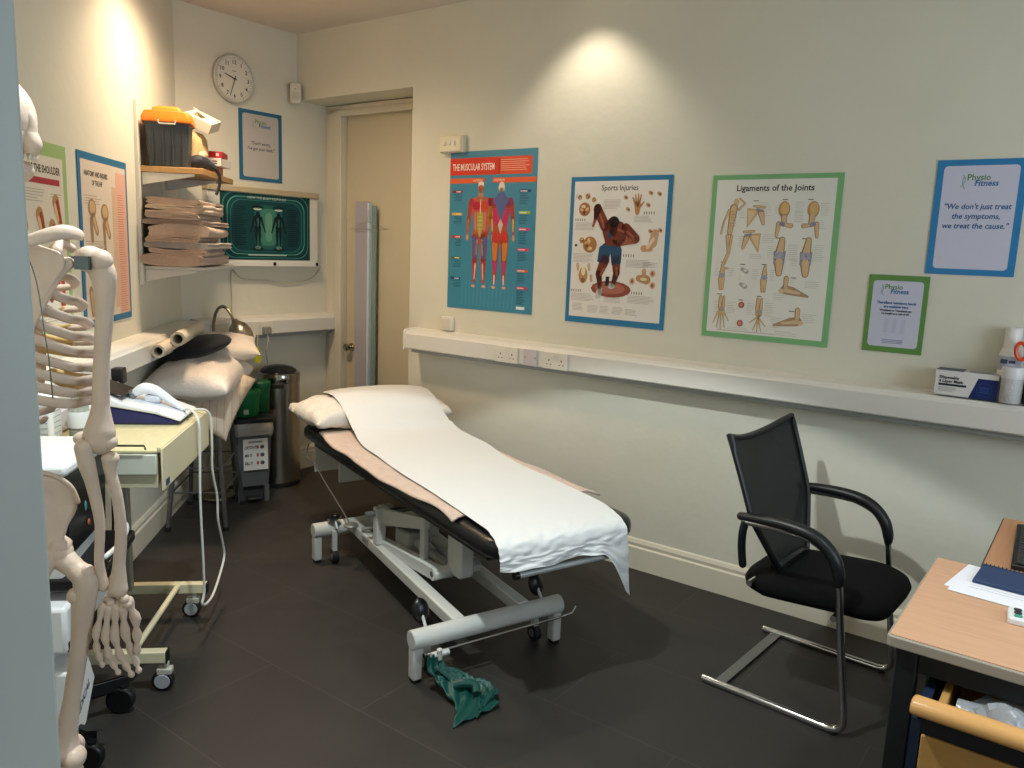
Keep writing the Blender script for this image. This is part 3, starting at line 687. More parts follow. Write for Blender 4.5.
MB().prism(rrect(0, .086, 0, .086, .006), .009, 'y', -.009).obj('faceplate', mat('#c9c3c9', .35), t, bevel=.003)
mb = MB()
for u in (.012, .074): mb.cyl((u, -.009, .043), (u, -.0102, .043), .004)
mb.obj('screw', mat('#8b8680', .3, .6), t)
double_socket('double_socket', 'white double power socket on trunking below sports injuries chart', FA, 2.078, -.125, .957)
t = thing('junction_box', 'small white surface box above the trunking beneath blue muscular poster', 'box', FA, 1.288, 0, 1.072)
MB().box(0, .082, -.022, 0, 0, .078).obj('housing', PL, t, bevel=.004)
MB().box(.010, .072, -.025, -.0221, .012, .066).obj('cover', mat('#d6d0c6', .35), t, bevel=.002)
t = thing('wall_switch', 'cream double switch plate above corner of muscular system poster', 'switch', FA, 1.262, 0, 2.045)
MB().box(0, .165, -.035, 0, 0, .092).obj('housing', mat('#d9d2ba', .4), t, bevel=.005)
MB().box(.004, .155, -.041, -.0351, .005, .087).obj('faceplate', mat('#e0d9c2', .35), t, bevel=.003)
for u in (.040, .075, .11): MB().box(u-.008, u+.008, -.047, -.0411, .037, .059).obj('rocker_switch', PL, t, bevel=.002)
t = thing('single_socket', 'white single socket with grey plug on back wall trunking', 'socket', FC, .39, -.125, .957)
MB().prism(rrect(0, .146, 0, .086, .006), .009, 'y', -.009).obj('faceplate', PL, t, bevel=.003)
MB().box(.040, .052, -.014, -.009, .055, .073).obj('rocker_switch', PL, t, bevel=.002)
t = thing('power_plug', 'grey plug with pale cable in the back wall socket', 'plug', FC, .475, -.135, .985)
MB().prism(rrect(-.025, .025, -.025, .025, .010), .035, 'y', -.035).obj('plug_body', mat('#8f8b84', .4), t, bevel=.006)
MB().tube(bez([(0, -.02, -.025), (.0, -.03, -.06), (-.01, -.02, -.13), (.02, .01, -.20), (.05, .03, -.33), (.06, .05, -.45)], 6), .004, 7).obj('cable', mat('#c4beb0', .5), t)
t = thing('yellow_cable_tag', 'small bright yellow cable tag hanging under back wall trunking', 'tag', FC, .405, -.150, .83)
MB().prism([(-.022, .02), (-.01, .06), (.018, .05), (.026, -.02), (.01, -.05), (-.02, -.03)], .004, 'y', 0).obj('tag_sheet', mat('#c4c21e', .5), t, bevel=.001)
MB().tube(bez([(0, .002, .05), (.005, .004, .09), (.012, .01, .13)], 5), .003, 6).obj('cord', mat('#b9b3a2', .5), t)
t = thing('power_plug', 'black plug on left wall trunking behind the ultrasound machine', 'plug', FB, -1.50, -.125, .975)
MB().prism(rrect(-.026, .026, -.03, .034, .008), .045, 'y', -.045).obj('plug_body', mat('#131315', .4), t, bevel=.005)
MB().tube(bez([(0, -.03, -.03), (-.01, -.04, -.09), (-.03, -.03, -.13)], 6), .004, 7).obj('cable', mat('#131315', .5), t)

# door furniture: tall mirror panel, its reflection painted as flat colour, and hanger
t = thing('mirror_panel', 'tall narrow mirror panel with painted lilac reflection and bright edge on recess door', 'panel', FA, .305, .262, .42)
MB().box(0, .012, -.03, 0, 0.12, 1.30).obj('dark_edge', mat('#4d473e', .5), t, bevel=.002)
MB().box(.014, .135, -.055, -.03, .0, 1.385).obj('panel', mat('#b5b1bd', .25), t, bevel=.002)  # mirror face: matte lilac grey stands in for what it reflects
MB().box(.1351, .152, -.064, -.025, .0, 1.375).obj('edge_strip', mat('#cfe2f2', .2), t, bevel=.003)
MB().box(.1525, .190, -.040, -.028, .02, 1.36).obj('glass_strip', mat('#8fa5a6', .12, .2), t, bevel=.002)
t = thing('coat_hanger', 'thin wire coat hanger hooked over top of narrow mirror panel', 'hanger', FA, .45, .19, 1.63)
MB().tube(bez([(0, 0, .05), (.012, 0, .10), (.0, 0, .13), (-.015, 0, .115)], 5), .0018, 6).obj('hook', mat('#b9b3a6', .3, .8), t)
MB().tube([(0, 0, .05), (-.15, 0, 0), (.19, 0, 0)], .0018, 6, closed=True).obj('wire_frame', mat('#b9b3a6', .3, .8), t)

# ================================================================== SHELVES ON THE LEFT WALL
WOODS = mat('#c49a63', .5, var=.12, vscale=5, stretch=(1, 12, 12))
t = thing('shelf_unit', 'wooden topped wall shelf unit on white uprights and brackets, left wall', 'shelf', FB, -.70, 0, 0)
WM = mat('#d9d5cb', .35)
MB().box(0, .69, -.305, -.003, 1.842, 1.870).obj('shelf_board', WOODS, t, bevel=.002)
tag(MB().box(0, .66, -.305, -.003, 1.378, 1.392).obj('shelf_board', WM, t, bevel=.002), 'white lower board')
for u in (-.030, .40):
    MB().box(u, u+.028, -.018 if u < 0 else -.0025, 0, 1.30, 2.17).obj('upright', WM, t, bevel=.002)
    for z in (1.842, 1.378):
        mb = MB(); mb.prism([(-.018, z-.001), (-.262, z-.001), (-.262, z-.012), (-.018, z-.062)], .016, 'x', u+.034); mb.obj('bracket', WM, t, bevel=.002)

# storage box
t = thing('storage_box', 'dark grey plastic storage box with orange lid on top shelf', 'box', FB, -.700, -.140, 1.872, 8)
G = mat('#43474a', .45, bump=.15, bscale=300)
mb = MB()
def rr3(x0, x1, y0, y1, z, r=.02): return [(a, b, z) for a, b in rrect(x0, x1, y0, y1, r, 4)]
mb.rings([rr3(.014, .186, -.088, .088, 0), rr3(.004, .196, -.100, .100, .20), rr3(-.003, .203, -.107, .107, .204), rr3(-.003, .203, -.107, .107, .215)])
mb.obj('body', G, t, bevel=.003)
mb = MB()
for k in range(4): mb.box(.0062-.004*(1-k*.0), .012, -.075+k*.045, -.068+k*.045, .01, .19)
mb.obj('rib', G, t)
OR = mat('#e87a20', .4)
mb = MB(); mb.rings([rr3(-.010, .210, -.114, .114, .205), rr3(-.010, .210, -.114, .114, .228), rr3(.0, .200, -.104, .104, .250), rr3(.0, .200, -.100, .100, .258)])
mb.obj('lid', OR, t, bevel=.004)
mb = MB()
mb.rings([rr3(.02, .18, -.072, .072, .2585, .02), rr3(.025, .175, -.066, .066, .275, .02), rr3(.04, .16, -.050, .050, .284, .02)])
mb.obj('lid_dome', OR, t, bevel=.003)
mb = MB(); mb.tube([(-.018, -.045, .212), (-.022, -.042, .196), (-.022, .030, .196), (-.018, .034, .212)], .004, 6); mb.obj('latch', mat('#d9d6cf', .3, .4), t)

# things next to the box
t = thing('paper_bag', 'crumpled cream paper bag behind orange lidded box on top shelf', 'bag', FB, -.375, -.190, 1.872)
mb = MB()
random.seed(3)
def bagring(z, a, b, j): return [((a+random.uniform(-j, j))*math.cos(2*PI*i/14), (b+random.uniform(-j, j))*math.sin(2*PI*i/14), z+random.uniform(-j, j)*.6) for i in range(14)]
mb.rings([bagring(0, .075, .055, .004), bagring(.06, .085, .060, .008), bagring(.12, .080, .062, .012), bagring(.17, .07, .05, .012), bagring(.20, .05, .035, .010)])
mb.obj('bag_body', mat('#c9ab7c', .6, bump=.6, bscale=25), t, smooth=25)
mb = MB(); mb.ell((-.02, -.03, .085), (.05, .04, .035)); mb.obj('side_pocket', mat('#d9c7a0', .55, bump=.8, bscale=30), t)
t = thing('white_carton', 'tilted open white carton on top of cream paper bag', 'box', FB, -.365, -.225, 2.125)
mb = MB(); mb.box(-.08, .08, -.07, .07, -.02, .035, Matrix.Rotation(math.radians(24), 4, 'X')@Matrix.Rotation(math.radians(-15), 4, 'Y'))
mb.obj('carton', mat('#e5dccb', .5), t, bevel=.002)
mb = MB(); mb.box(-.08, .08, .0, .06, .036, .038, Matrix.Rotation(math.radians(40), 4, 'X')); mb.obj('flap', mat('#efe8da', .5), t)
t = thing('strap_bag', 'dark navy sports bag slumped over shelf edge with strap hanging down', 'bag', FB, -.47, -.255, 1.876)
mb = MB()
mb.tube(bez([(-.02, .08, .03), (.0, .03, .045), (.03, -.01, .035), (.05, -.05, .012)], 6), lerp_list([.022, .034, .028, .012], 19), 12)
mb.obj('bag_body', mat('#1a2233', .6, bump=.9, bscale=35, sheen=.2), t)
mb = MB(); mb.tube(bez([(.05, -.045, .016), (.065, -.062, -.02), (.06, -.060, -.07), (.03, -.050, -.115)], 6), .009, 8, sy=.35); mb.obj('strap', mat('#14161c', .6), t)
t = thing('card_box', 'orange brown card box beneath the white and red boxes on shelf', 'box', FB, -.20, -.225, 1.872, 4)
MB().box(-.07, .07, -.055, .055, 0, .045).obj('carton', mat('#b3683c', .5), t, bevel=.002)
t = thing('tape_box', 'white printed tape box under the red box on top shelf', 'box', FB, -.20, -.235, 1.918, -6)
MB().box(-.085, .085, -.075, .075, 0, .042).obj('carton', mat('#e2dfdb', .45), t, bevel=.002)
mb = MB()
for z in (.010, .022): 
    mb.box(-.0856, -.0851, -.055, -.03, z, z+.006); mb.box(-.0856, -.0851, -.012, .03, z, z+.004)
mb.obj('printing', mat('#3a4048', .5), t, smooth=0)
t = thing('tape_box', 'red printed tape box lying on the white one on top shelf', 'box', FB, -.20, -.225, 1.961, 3)
MB().box(-.085, .085, -.078, .075, 0, .034).obj('carton', mat('#b3202a', .4), t, bevel=.002)
mb = MB(); mb.box(-.0856, -.0851, -.06, -.045, .010, .026); mb.box(-.0856, -.0851, -.01, .05, .008, .014)
mb.obj('printing', mat('#e8d9d3', .5), t, smooth=0)

# folded towels
def towel(name, label, fr, x, y, z, W, L, layers, th, color, seed, rz=0, flip=False, sag=0):
    random.seed(seed); R = th*.52; path = []
    gap = th*1.03; tot = layers*gap
    zz = th/2
    for k in range(layers):
        w2 = W/2*(1-random.uniform(0, .06)); xs = [-w2+R, w2-R]
        if k % 2: xs = xs[::-1]
        for i in range(9):
            tt = i/8; px = xs[0]+(xs[1]-xs[0])*tt
            path.append((px, zz+math.sin(px*13+seed)*th*.26+math.sin(px*31+seed*2)*th*.12))
        if k < layers-1:
            d = 1 if k % 2 == 0 else -1; cx = xs[1]
            for i in range(1, 6):
                a = -PI/2+PI*i/6; path.append((cx+d*math.cos(a)*R*.9, zz+gap/2+math.sin(a)*gap/2))
        zz += gap
    n = len(path); up = []; dn = []
    for i, (a, b) in enumerate(path):
        p, q = path[max(0, i-1)], path[min(n-1, i+1)]; tx, tz = q[0]-p[0], q[1]-p[1]; l = math.hypot(tx, tz) or 1
        nx, nz = -tz/l, tx/l; r = th*(.50+.10*math.sin(i*.55+seed)) if 0 < i < n-1 else th*.4
        up.append((a+nx*r, b+nz*r)); dn.append((a-nx*r, b-nz*r))
    sec = up+dn[::-1]
    if layers == 2:      # thick towel folded over once: one plump rounded roll, open along one side
        sec = []; n2 = 40
        for i in range(n2):
            t_ = 2*PI*i/n2; c_, s2 = math.cos(t_), math.sin(t_)
            a = W/2*math.copysign(abs(c_)**.45, c_); b = tot/2+tot/2*math.copysign(abs(s2)**.62, s2)
            if c_ < -.93: a += .016*(1-abs(s2)*2.4)
            b += .0035*math.sin(a*22+seed)
            sec.append((a, b))
    if flip: sec = [(-a, b) for a, b in sec]
    K = 12; rings = []
    for k in range(K+1):
        u = k/K; e = 1 if 0 < k < K else .94
        r = []
        for a, b in sec:
            nz = noise.noise(Vector((a*8+seed, u*3.1, b*12)))*.009*min(1, (b+.004)/.02)
            na = noise.noise(Vector((a*3+seed*2, u*4.3, b*20+5)))*.010
            r.append((L*(u-.5)+noise.noise(Vector((a*8, b*30, seed+u)))*.006, (a+na)*e, max(.001, b+nz*.8+sag*abs(a/W*2)**3*-th)))
        rings.append(r)
    mb = MB(); mb.rings(rings)
    o = mb.obj(name, mat(color, .85, bump=.7, bscale=260, sheen=.4, var=.05, vscale=20), smooth=40)
    place(o, fr, x, y, z, rz); tag(o, label, 'towel', 'folded towels stacked on the lower shelf')
    return tot
zt = 1.394
TW = [('#bfa08c', 2, .027, 'salmon pink towel at the bottom of the towel stack', .31, False, 0),
      ('#c4a692', 3, .0125, 'beige towel with visible folded edge, directly above bottom salmon towel', .28, True, .02),
      ('#b9ada2', 2, .0165, 'greyish white towel jutting out left in lower part of stack', .34, False, -.012),
      ('#b89a84', 3, .0105, 'thin beige towel with looped fold, just above greyish white towel', .26, False, .01),
      ('#c8ab96', 2, .030, 'thick salmon pink towel in the middle of the stack', .31, True, .01),
      ('#ac917f', 2, .015, 'brownish pink towel just above the thick middle salmon towel', .32, False, -.010),
      ('#b9a08e', 3, .0105, 'mushroom beige towel between brownish and cream edged towels', .27, True, .012),
      ('#cbb49a', 5, .0085, 'cream edged thin towel with many folds near top of stack', .29, False, .015),
      ('#ab9381', 2, .016, 'brown towel with curled front edge on top of the stack', .27, True, .02)]
for i, (c, n, th, lb, W_, fl, dy) in enumerate(TW):
    h_ = towel('folded_towel', lb, FB, -.765+.26, -.020-W_/2-max(0, dy)*.8, zt, W_, .50-.02*(i % 3), n, th, c, 11+i*7, random.uniform(-3.5, 3.5), fl)
    zt += h_-.0045

# ================================================================== TREATMENT COUCH
WH = mat('#c9cbc8', .35, spec=.5); BK = mat('#111214', .32, spec=.5); RUB = mat('#151515', .6); CH = mat('#d0d0d2', .12, 1)
couch = thing('treatment_couch', 'black topped treatment couch on a white hydraulic frame, centre of room', 'couch', FK, 0, 0)
def padrings(x0, x1, y0, y1, r, prof):
    return [[(a, b, z) for a, b in rrect(x0+i, x1-i, y0+i, y1-i, max(.01, r-i), 8)] for i, z in prof]
mb = MB(); mb.rings(padrings(.165, .800, -.25, 1.79, .10, [(.03, .506), (.008, .512), (0, .524), (0, .545), (.004, .560), (.014, .571), (.035, .577), (.08, .579)]))
mb.obj('cushion', mat('#15161a', .28, spec=.55, bump=.08, bscale=250), couch)
mb = MB()
for x in (.22, .70): mb.box(x, x+.03, -.10, 1.70, .462, .496)
for y in (-.06, .55, 1.10, 1.66): mb.box(.22, .73, y, y+.03, .463, .495)
mb.obj('top_frame', mat('#26282a', .45), couch, bevel=.003)
def bar(name, y, side, dx=0):
    mb = MB(); mb.cyl((-.005+dx, y, .160), (.645+dx, y, .160), .036, n=28)
    o = mb.obj(name, WH, couch, bevel=.004)
    for x in (-.004+dx, .606+dx):
        l = MB(); l.box(x, x+.038, y-.022, y+.022, .012, .165); l.obj('leg', WH, couch, bevel=.006)
        f = MB(); f.box(x+.004, x+.034, y-.018, y+.018, 0, .013); f.obj('rubber_foot', RUB, couch, bevel=.002)
    for x in (.085+dx, .565+dx):
        yi = y+side*.05
        c = MB(); c.box(x-.011, x+.011, yi-.012, yi+.012, .05, .165); c.obj('castor_stem', WH, couch, bevel=.002)
        w = MB(); w.cyl((x-.014, yi, .034), (x+.014, yi, .034), .033, n=24); co = w.obj('castor', RUB, couch, bevel=.004)
        w = MB(); w.cyl((x-.0165, yi, .034), (x+.0165, yi, .034), .016, n=18); w.obj('wheel_hub', mat('#6a6c6e', .4), co)
bar('crossbar', .030, 1); bar('crossbar', 1.245, -1, .060)
SHX = Matrix(((1, .048, 0, 0), (0, 1, 0, 0), (0, 0, 1, 0), (0, 0, 0, 1)))
mb = MB()
RAIL = [(.165, .215), (.450, .500)]
for a, b in RAIL:
    o = MB().box(a, b, .035, 1.245, .150, .200).xf(SHX).obj('base_rail', WH, couch, bevel=.006)
# lettering on rail side
V, P = text_polys('SEERS', .034, 1, .001)
mb = MB(); vs = [mb.bm.verts.new((.1642+.048*(1.02-a), 1.02-a, .163+b)) for a, b in V]
for p in P: mb._f([vs[i] for i in p])
tag(mb.obj('lettering', mat('#6c7072', .5), couch, smooth=0, normals=False), 'grey maker lettering')
# pedals
for x, y, lean in ((.070, .085, 1), (.580, .085, 1), (.150, 1.19, -3.2)):
    s_ = MB(); s_.cyl((x, y-.02, .18), (x, y+.015, .225), .006, n=10); s_.obj('pedal_stem', WH, couch)
    p = MB(); p.ell((0, 0, 0), (.034, .018, .046), 20, 12); p.xf(Matrix.Translation((x, y+.022, .225))@Matrix.Rotation(math.radians(-20*lean), 4, 'X')); p.obj('pedal', mat('#0e0e10', .3), couch)
# lifting gear
for a in (.19, .46):
    MB().box(a-.024, a+.024, .83, .878, .201, .372).xf(SHX).obj('upright_post', WH, couch, bevel=.005)
for a in (.250, .42):
    mb = MB(); mb.prism([(.30, .262), (.30, .235), (.33, .222), (.90, .160), (.925, .175), (.925, .205), (.90, .215), (.34, .278)], .044, 'x', a-.019); mb.obj('lower_arm', WH, couch, bevel=.006)
    mb = MB(); mb.cyl((a-.022, .33, .250), (a+.095 if a < .3 else a+.022, .33, .250), .027, n=22); mb.obj('pivot', WH, couch, bevel=.003)
    mb = MB(); mb.cyl((a-.0235, .33, .250), (a-.0225, .33, .250), .012, n=14); mb.obj('pivot_bolt', mat('#444444', .4), couch)
    mb = MB(); mb.prism([(.42, .455), (.42, .405), (.80, .300), (.885, .320), (.885, .375), (.80, .372)], .030, 'x', a-.015); mb.obj('upper_arm', WH, couch, bevel=.004)
    mb = MB(); mb.box(a-.007, a+.020, .44, .475, .215, .42); mb.obj('link_plate', WH, couch, bevel=.006)
for z in (.345,): 
    mb = MB(); mb.cyl((.165, .855, .345), (.485, .855, .345), .014); mb.obj('axle', mat('#7d807e', .35, .4), couch)
for a in (.300, .545):
    mb = MB(); mb.prism([(.225, .495), (.345, .495), (.345, .260), (.33, .245), (.24, .245), (.225, .260)], .056, 'x', a+.004); mb.obj('end_bracket', WH, couch, bevel=.006)
MB().box(.24, .60, 1.38, 1.40, .34, .495).obj('head_plate', WH, couch, bevel=.004)
MB().box(.22, .36, 1.69, 1.705, .32, .496).obj('end_plate', mat('#dad9d2', .4), couch, bevel=.003)
mb = MB(); mb.box(.28, .40, .66, .80, .150, .30); mb.obj('motor_housing', mat('#a9aaa4', .4), couch, bevel=.012)
mb = MB(); mb.cyl((.34, .55, .235), (.34, 1.02, .30), .030); mb.cyl((.34, .40, .24), (.34, .60, .238), .018); mb.obj('actuator', mat('#b3b4ae', .35, .2), couch, bevel=.003)
mb = MB(); mb.tube(bez([(.215, 1.02, .215), (.26, .97, .235), (.33, .90, .26), (.36, .82, .31), (.38, .72, .30), (.37, .62, .24)], 7), .009, 8); mb.obj('hose', mat('#8e8f89', .5), couch)
mb = MB(); mb.lathe([(.001, 0), (.034, 0), (.036, .006), (.030, .012), (.001, .012)], 22, c=(.20, 1.12, .201)); mb.obj('switch_dial', mat('#8f9290', .35, .5), couch)
mb = MB(); mb.tube(bez([(.195, 1.72, .47), (.165, 1.66, .42), (.17, 1.55, .40), (.185, 1.42, .33), (.20, 1.25, .25), (.20, 1.14, .21)], 8), .0035, 7); mb.obj('release_cable', mat('#6e716f', .4, .3), couch)
for zz in (0,):
    mb = MB(); mb.cyl((.24, -.268, .468), (.66, -.268, .468), .011); mb.obj('paper_roll_bar', mat('#b4b8ba', .3, .3), couch)
    mb = MB(); mb.cyl((.225, -.268, .468), (.242, -.268, .468), .014); mb.obj('bar_cap', BK, couch)
    for x in (.26, .64): MB().box(x-.006, x+.006, -.27, -.06, .468, .478).obj('bar_hanger', mat('#26282a', .45), couch)
mb = MB(); mb.tube([(.03, -.016, .118), (.60, -.016, .126), (.635, -.02, .130), (.668, -.03, .140), (.682, -.03, .165)], .005, 10); mb.obj('locking_rod', CH, couch)
mb = MB(); mb.cyl((.045, -.032, .118), (.115, -.032, .118), .012); mb.cyl((.075, -.038, .10), (.075, -.038, .14), .010); mb.obj('rod_clamp', mat('#dddcd8', .3, .3), couch, bevel=.002)

# fitted peach towel
TOPZ = .582
def towelfn(u, v):
    x = .145+.715*u; y = .035+.05*u+1.47*v
    x += .012*math.sin(y*6)+.01*noise.noise(Vector((u*3, v*7, 1)))
    if u < .02: x += .01*math.sin(y*9)
    z = TOPZ+.004+.006*noise.noise(Vector((x*9, y*6, 3)))
    e = max(0, .180-x); z -= e*.35; x -= .012*max(0, noise.noise(Vector((5, y*4, 1))))*(u < .1)
    e = max(0, x-.79); z -= e*.35
    if v > .93: z += .015*(v-.93)/.07*max(0, noise.noise(Vector((u*4, 9, 2))))
    x += .10*max(0, v-.9)*(1-u)*4*.5
    return (x, y, z)
mb = MB(); mb.grid(towelfn, 60, 90)
o = mb.obj('bath_towel', mat('#dbc0ae', .9, bump=.8, bscale=220, sheen=.4, var=.08, vscale=30), solid=.007, smooth=60); place(o, FK, 0, 0)
tag(o, 'peach towel spread over the black couch beneath the white paper', 'towel')

# pillows
def pillow_mb(a, b, h, seed, wr=.010, pinch=.10, flatb=.6, ex=.42):
    mb = MB(); N = 34
    def f(sg):
        def g(u, v):
            p, q = u*2-1, v*2-1
            p = math.copysign(1-(1-abs(p))**1.25, p); q = math.copysign(1-(1-abs(q))**1.25, q)
            k = ((1-abs(p)**2.6)*(1-abs(q)**2.6))
            k = max(0, k)**ex
            x = a*p*(1-pinch*(1-q*q)); y = b*q*(1-pinch*(1-p*p))
            edge = max(abs(p), abs(q))
            w = wr*k**.5*(noise.noise(Vector((x*11+seed, y*11, sg*3)))+.8*noise.noise(Vector((p*2.2*(1+abs(q)), q*6+seed, 7+sg)))+.5*abs(noise.noise(Vector((x*26, y*26+seed, 2)))))
            return (x, y, sg*h*k*(1 if sg > 0 else flatb)+w)
        return g
    mb.grid(f(1), N, N); mb.grid(f(-1), N, N, True)
    bmesh.ops.remove_doubles(mb.bm, verts=mb.bm.verts, dist=.0004)
    return mb
PW = mat('#dcd6cd', .75, bump=.35, bscale=90, sheen=.2)
mb = pillow_mb(.372, .225, .086, 5, .028, -.02, ex=.33)
mb.xf(Matrix.Scale(1.04, 4, (1, 0, 0)))
mb.xf(Matrix.Rotation(math.radians(-3), 4, 'Z'))
o = mb.obj('pillow', PW, smooth=70); place(o, FK, .525, 1.66, .640, 4); tag(o, 'white pillow at the head end of the treatment couch', 'pillow', 'pillows in white cotton covers')

# couch paper roll
def interp(T, x):
    if x <= T[0][0]: return T[0][1]
    for (x0, a0), (x1, a1) in zip(T[:-1], T[1:]):
        if x <= x1:
            t_ = (x-x0)/(x1-x0); t_ = t_*t_*(3-2*t_); return a0+(a1-a0)*t_
    return T[-1][1]
def paperpath(s):
    # s: 0 head .. 1 foot fold ; returns y,z
    pts = [(1.87, .725), (1.80, .742), (1.70, .752), (1.60, .750), (1.48, .722), (1.36, .662), (1.24, .615), (1.08, .600), (.7, .5975), (.3, .5975), (-.05, .5965), (-.19, .592), (-.258, .574), (-.276, .535)]
    k = s*(len(pts)-1); i = min(int(k), len(pts)-2); t_ = k-i
    p0, p1, p2, p3 = pts[max(0, i-1)], pts[i], pts[i+1], pts[min(len(pts)-1, i+2)]
    f = lambda a, b, c, d: .5*(2*b+(c-a)*t_+(2*a-5*b+4*c-d)*t_*t_+(3*b-a-3*c+d)*t_**3)
    return f(p0[0], p1[0], p2[0], p3[0]), f(p0[1], p1[1], p2[1], p3[1])
LT = [(-.28, .165), (-.12, .195), (.5, .212), (1.0, .243), (1.4, .285), (1.87, .30)]
RT = [(-.28, .705), (-.05, .742), (.5, .752), (1.0, .825), (1.35, .825), (1.87, .87)]
def paperfn(u, v):
    S = .86
    s = min(1, v/S); y, z = paperpath(s)
    left = interp(LT, y)+.004*math.sin(y*5); right = interp(RT, y)+.004*math.sin(y*4+1)
    x = left+(right-left)*u
    z += .002*noise.noise(Vector((x*9, y*6, 5)))
    if y > 1.3: z += .018*u*(1-u)*2 - .010*(2*u-1)**4
    if v > S:
        d = (v-S)/(1-S)
        drop = .036+.005*math.sin(u*7)+.004*math.sin(u*19)+.016*u
        if u > .78:
            q = (u-.78)/.22; drop += .21*q**1.3 if q < .82 else .21*.77+(q-.82)*.1
        z -= drop*d
        y += .008*math.sin(u*11+d*2)*d+.008*noise.noise(Vector((u*8, d*2, 1)))*d - .010*d
        if u > .78: x += .022*d*((u-.78)/.22) + .006*math.sin(d*7)*d
    if y < -.12:
        k = min(1, (-.12-y)/.1)
        w = k*(.0045*noise.noise(Vector((u*13, v*30, 4)))+.005*abs(noise.noise(Vector((u*9+v*14, v*22, 8)))))
        y -= w; z += w*.5
    return (x, y, z)
mb = MB(); mb.grid(paperfn, 80, 170)
PAPER = mat('#d6d8d9', .8, bump=.08, bscale=60)
o = mb.obj('couch_paper', PAPER, smooth=60); place(o, FK, 0, 0); tag(o, 'long white paper sheet draped over the couch and its pillow', 'paper sheet')

# green exercise band
GR = mat('#0a443e', .45, spec=.5, var=.1, vscale=12)
def ribbon(path, widths, tw, nseg=12):
    P = bez(path, nseg); W_ = lerp_list(widths, len(P)); A = lerp_list(tw, len(P))
    def f(u, v):
        i = min(int(round(u*(len(P)-1))), len(P)-1); p = P[i]; a = math.radians(A[i]); q = (v-.5)*W_[i]
        r = .006*math.sin(v*17+i*.35)
        return (p.x+q*math.cos(a), p.y+q*math.sin(a)*.8, max(.004, p.z+q*math.sin(a)*.25+r))
    return f, len(P)-1
t = thing('resistance_band', 'dark green stretchy exercise band hanging from couch foot onto floor', 'exercise band', FK, .035, -.03)
f, n = ribbon([(.015, -.012, .125), (.02, -.02, .085), (.045, -.05, .06), (.06, -.085, .045), (.075, -.12, .028), (.085, -.16, .018), (.075, -.205, .014), (.055, -.25, .012)], [.05, .07, .09, .11, .12, .13, .17, .20], [10, 10, 0, -5, 0, 5, 8, 10])
mb = MB(); mb.grid(f, n, 14); mb.obj('band', GR, t, solid=.003, smooth=60)
f, n = ribbon([(.02, -.03, .09), (.08, -.07, .055), (.12, -.11, .04), (.15, -.15, .026), (.13, -.20, .018), (.09, -.235, .020)], [.04, .06, .07, .08, .10, .12], [30, 30, 20, 10, 20, 40])
mb = MB(); mb.grid(f, n, 10); mb.obj('band_loop', GR, t, solid=.003, smooth=60)
mb = MB(); mb.tube(bez([(.05, -.10, .045), (.08, -.12, .055), (.11, -.14, .05), (.10, -.17, .035)], 6), .015, 10); mb.obj('knot', GR, t)

# ================================================================== CHAIR
FAB = mat('#070809', .9, bump=.3, bscale=500, spec=.2); PLA = mat('#141517', .4)
ch = thing('visitor_chair', 'black mesh back cantilever chair with chromed tube frame by long wall', 'chair', FH, 0, 0)
R_ = .0125
for y in (.012, .555):
    o = .014 if y < .1 else -.004
    path = [(-.005, y, R_), (.20, y, R_), (.40, y, R_), (.462, y, R_+.002), (.490, y, .030), (.497, y, .062), (.49, y, .12), (.46, y, .33), (.438, y, .50), (.420, y, .565), (.385, y, .610), (.33, y, .637), (.26, y, .646), (.10, y, .640)]
    mb = MB(); mb.tube(bez(path, 5), R_, 12); mb.obj('tube_frame', CH, ch)
    pad = [(.436, y, .505), (.434, y, .535), (.418, y, .583), (.382, y, .626), (.33, y, .653), (.25, y, .663), (.16, y, .661), (.085, y, .655)]
    mb = MB(); mb.tube(bez(pad, 5), lerp_list([.012, .019, .021, .021, .021, .020, .018, .014], 36), 12, sy=1.15, round_=True, upv=(1, 0, 0)); mb.obj('arm_pad', PLA, ch)
    mb = MB(); mb.tube(bez([(.105, y, .640), (.098, y, .60), (.095, y+(.01 if y < .1 else -.01), .54), (.100, y+(.02 if y < .1 else -.02), .475)], 5), .014, 10, round_=True); mb.obj('rear_tube', mat('#2a2c30', .3, .6), ch)
    MB().cyl((.465, y, -.0), (.465, y, .006), .016).obj('floor_glide', RUB, ch)
    mb = MB()
    for xx in (.20, .26): mb.ell((xx, y+(.019 if y > .1 else -.006), .645), (.006, .006, .006), 8, 6)
    mb.obj('screws', CH, ch)
mb = MB(); mb.box(.035, .075, .0, .567, .004, .012); mb.obj('floor_crossbar', mat('#8e9092', .25, .9), ch, bevel=.001)
mb = MB(); mb.cyl((.43, .012, .39), (.43, .555, .39), .011); mb.cyl((.13, .03, .415), (.13, .54, .415), .011); mb.obj('seat_support', CH, ch)
# seat
def seatring(ins, z):
    r = []
    for i in range(48):
        a = 2*PI*i/48; c, s_ = math.cos(a), math.sin(a)
        ex = .42 if c > 0 else .35
        x = .318+(.248-ins)*math.copysign(abs(c)**ex, c); y = .283+(.238-ins)*math.copysign(abs(s_)**.42, s_)
        k = (x-.305)/.26
        r.append((x, y, z+.022*k-.035*max(0, k-.45)**1.5*2+.05*max(0, -k-.55)))
    return r
mb = MB(); mb.rings([seatring(.09, .372), seatring(.03, .376), seatring(.006, .392), seatring(0, .412), seatring(.008, .430), seatring(.03, .441), seatring(.08, .446), seatring(.16, .444)])
mb.obj('seat', FAB, ch, smooth=60)
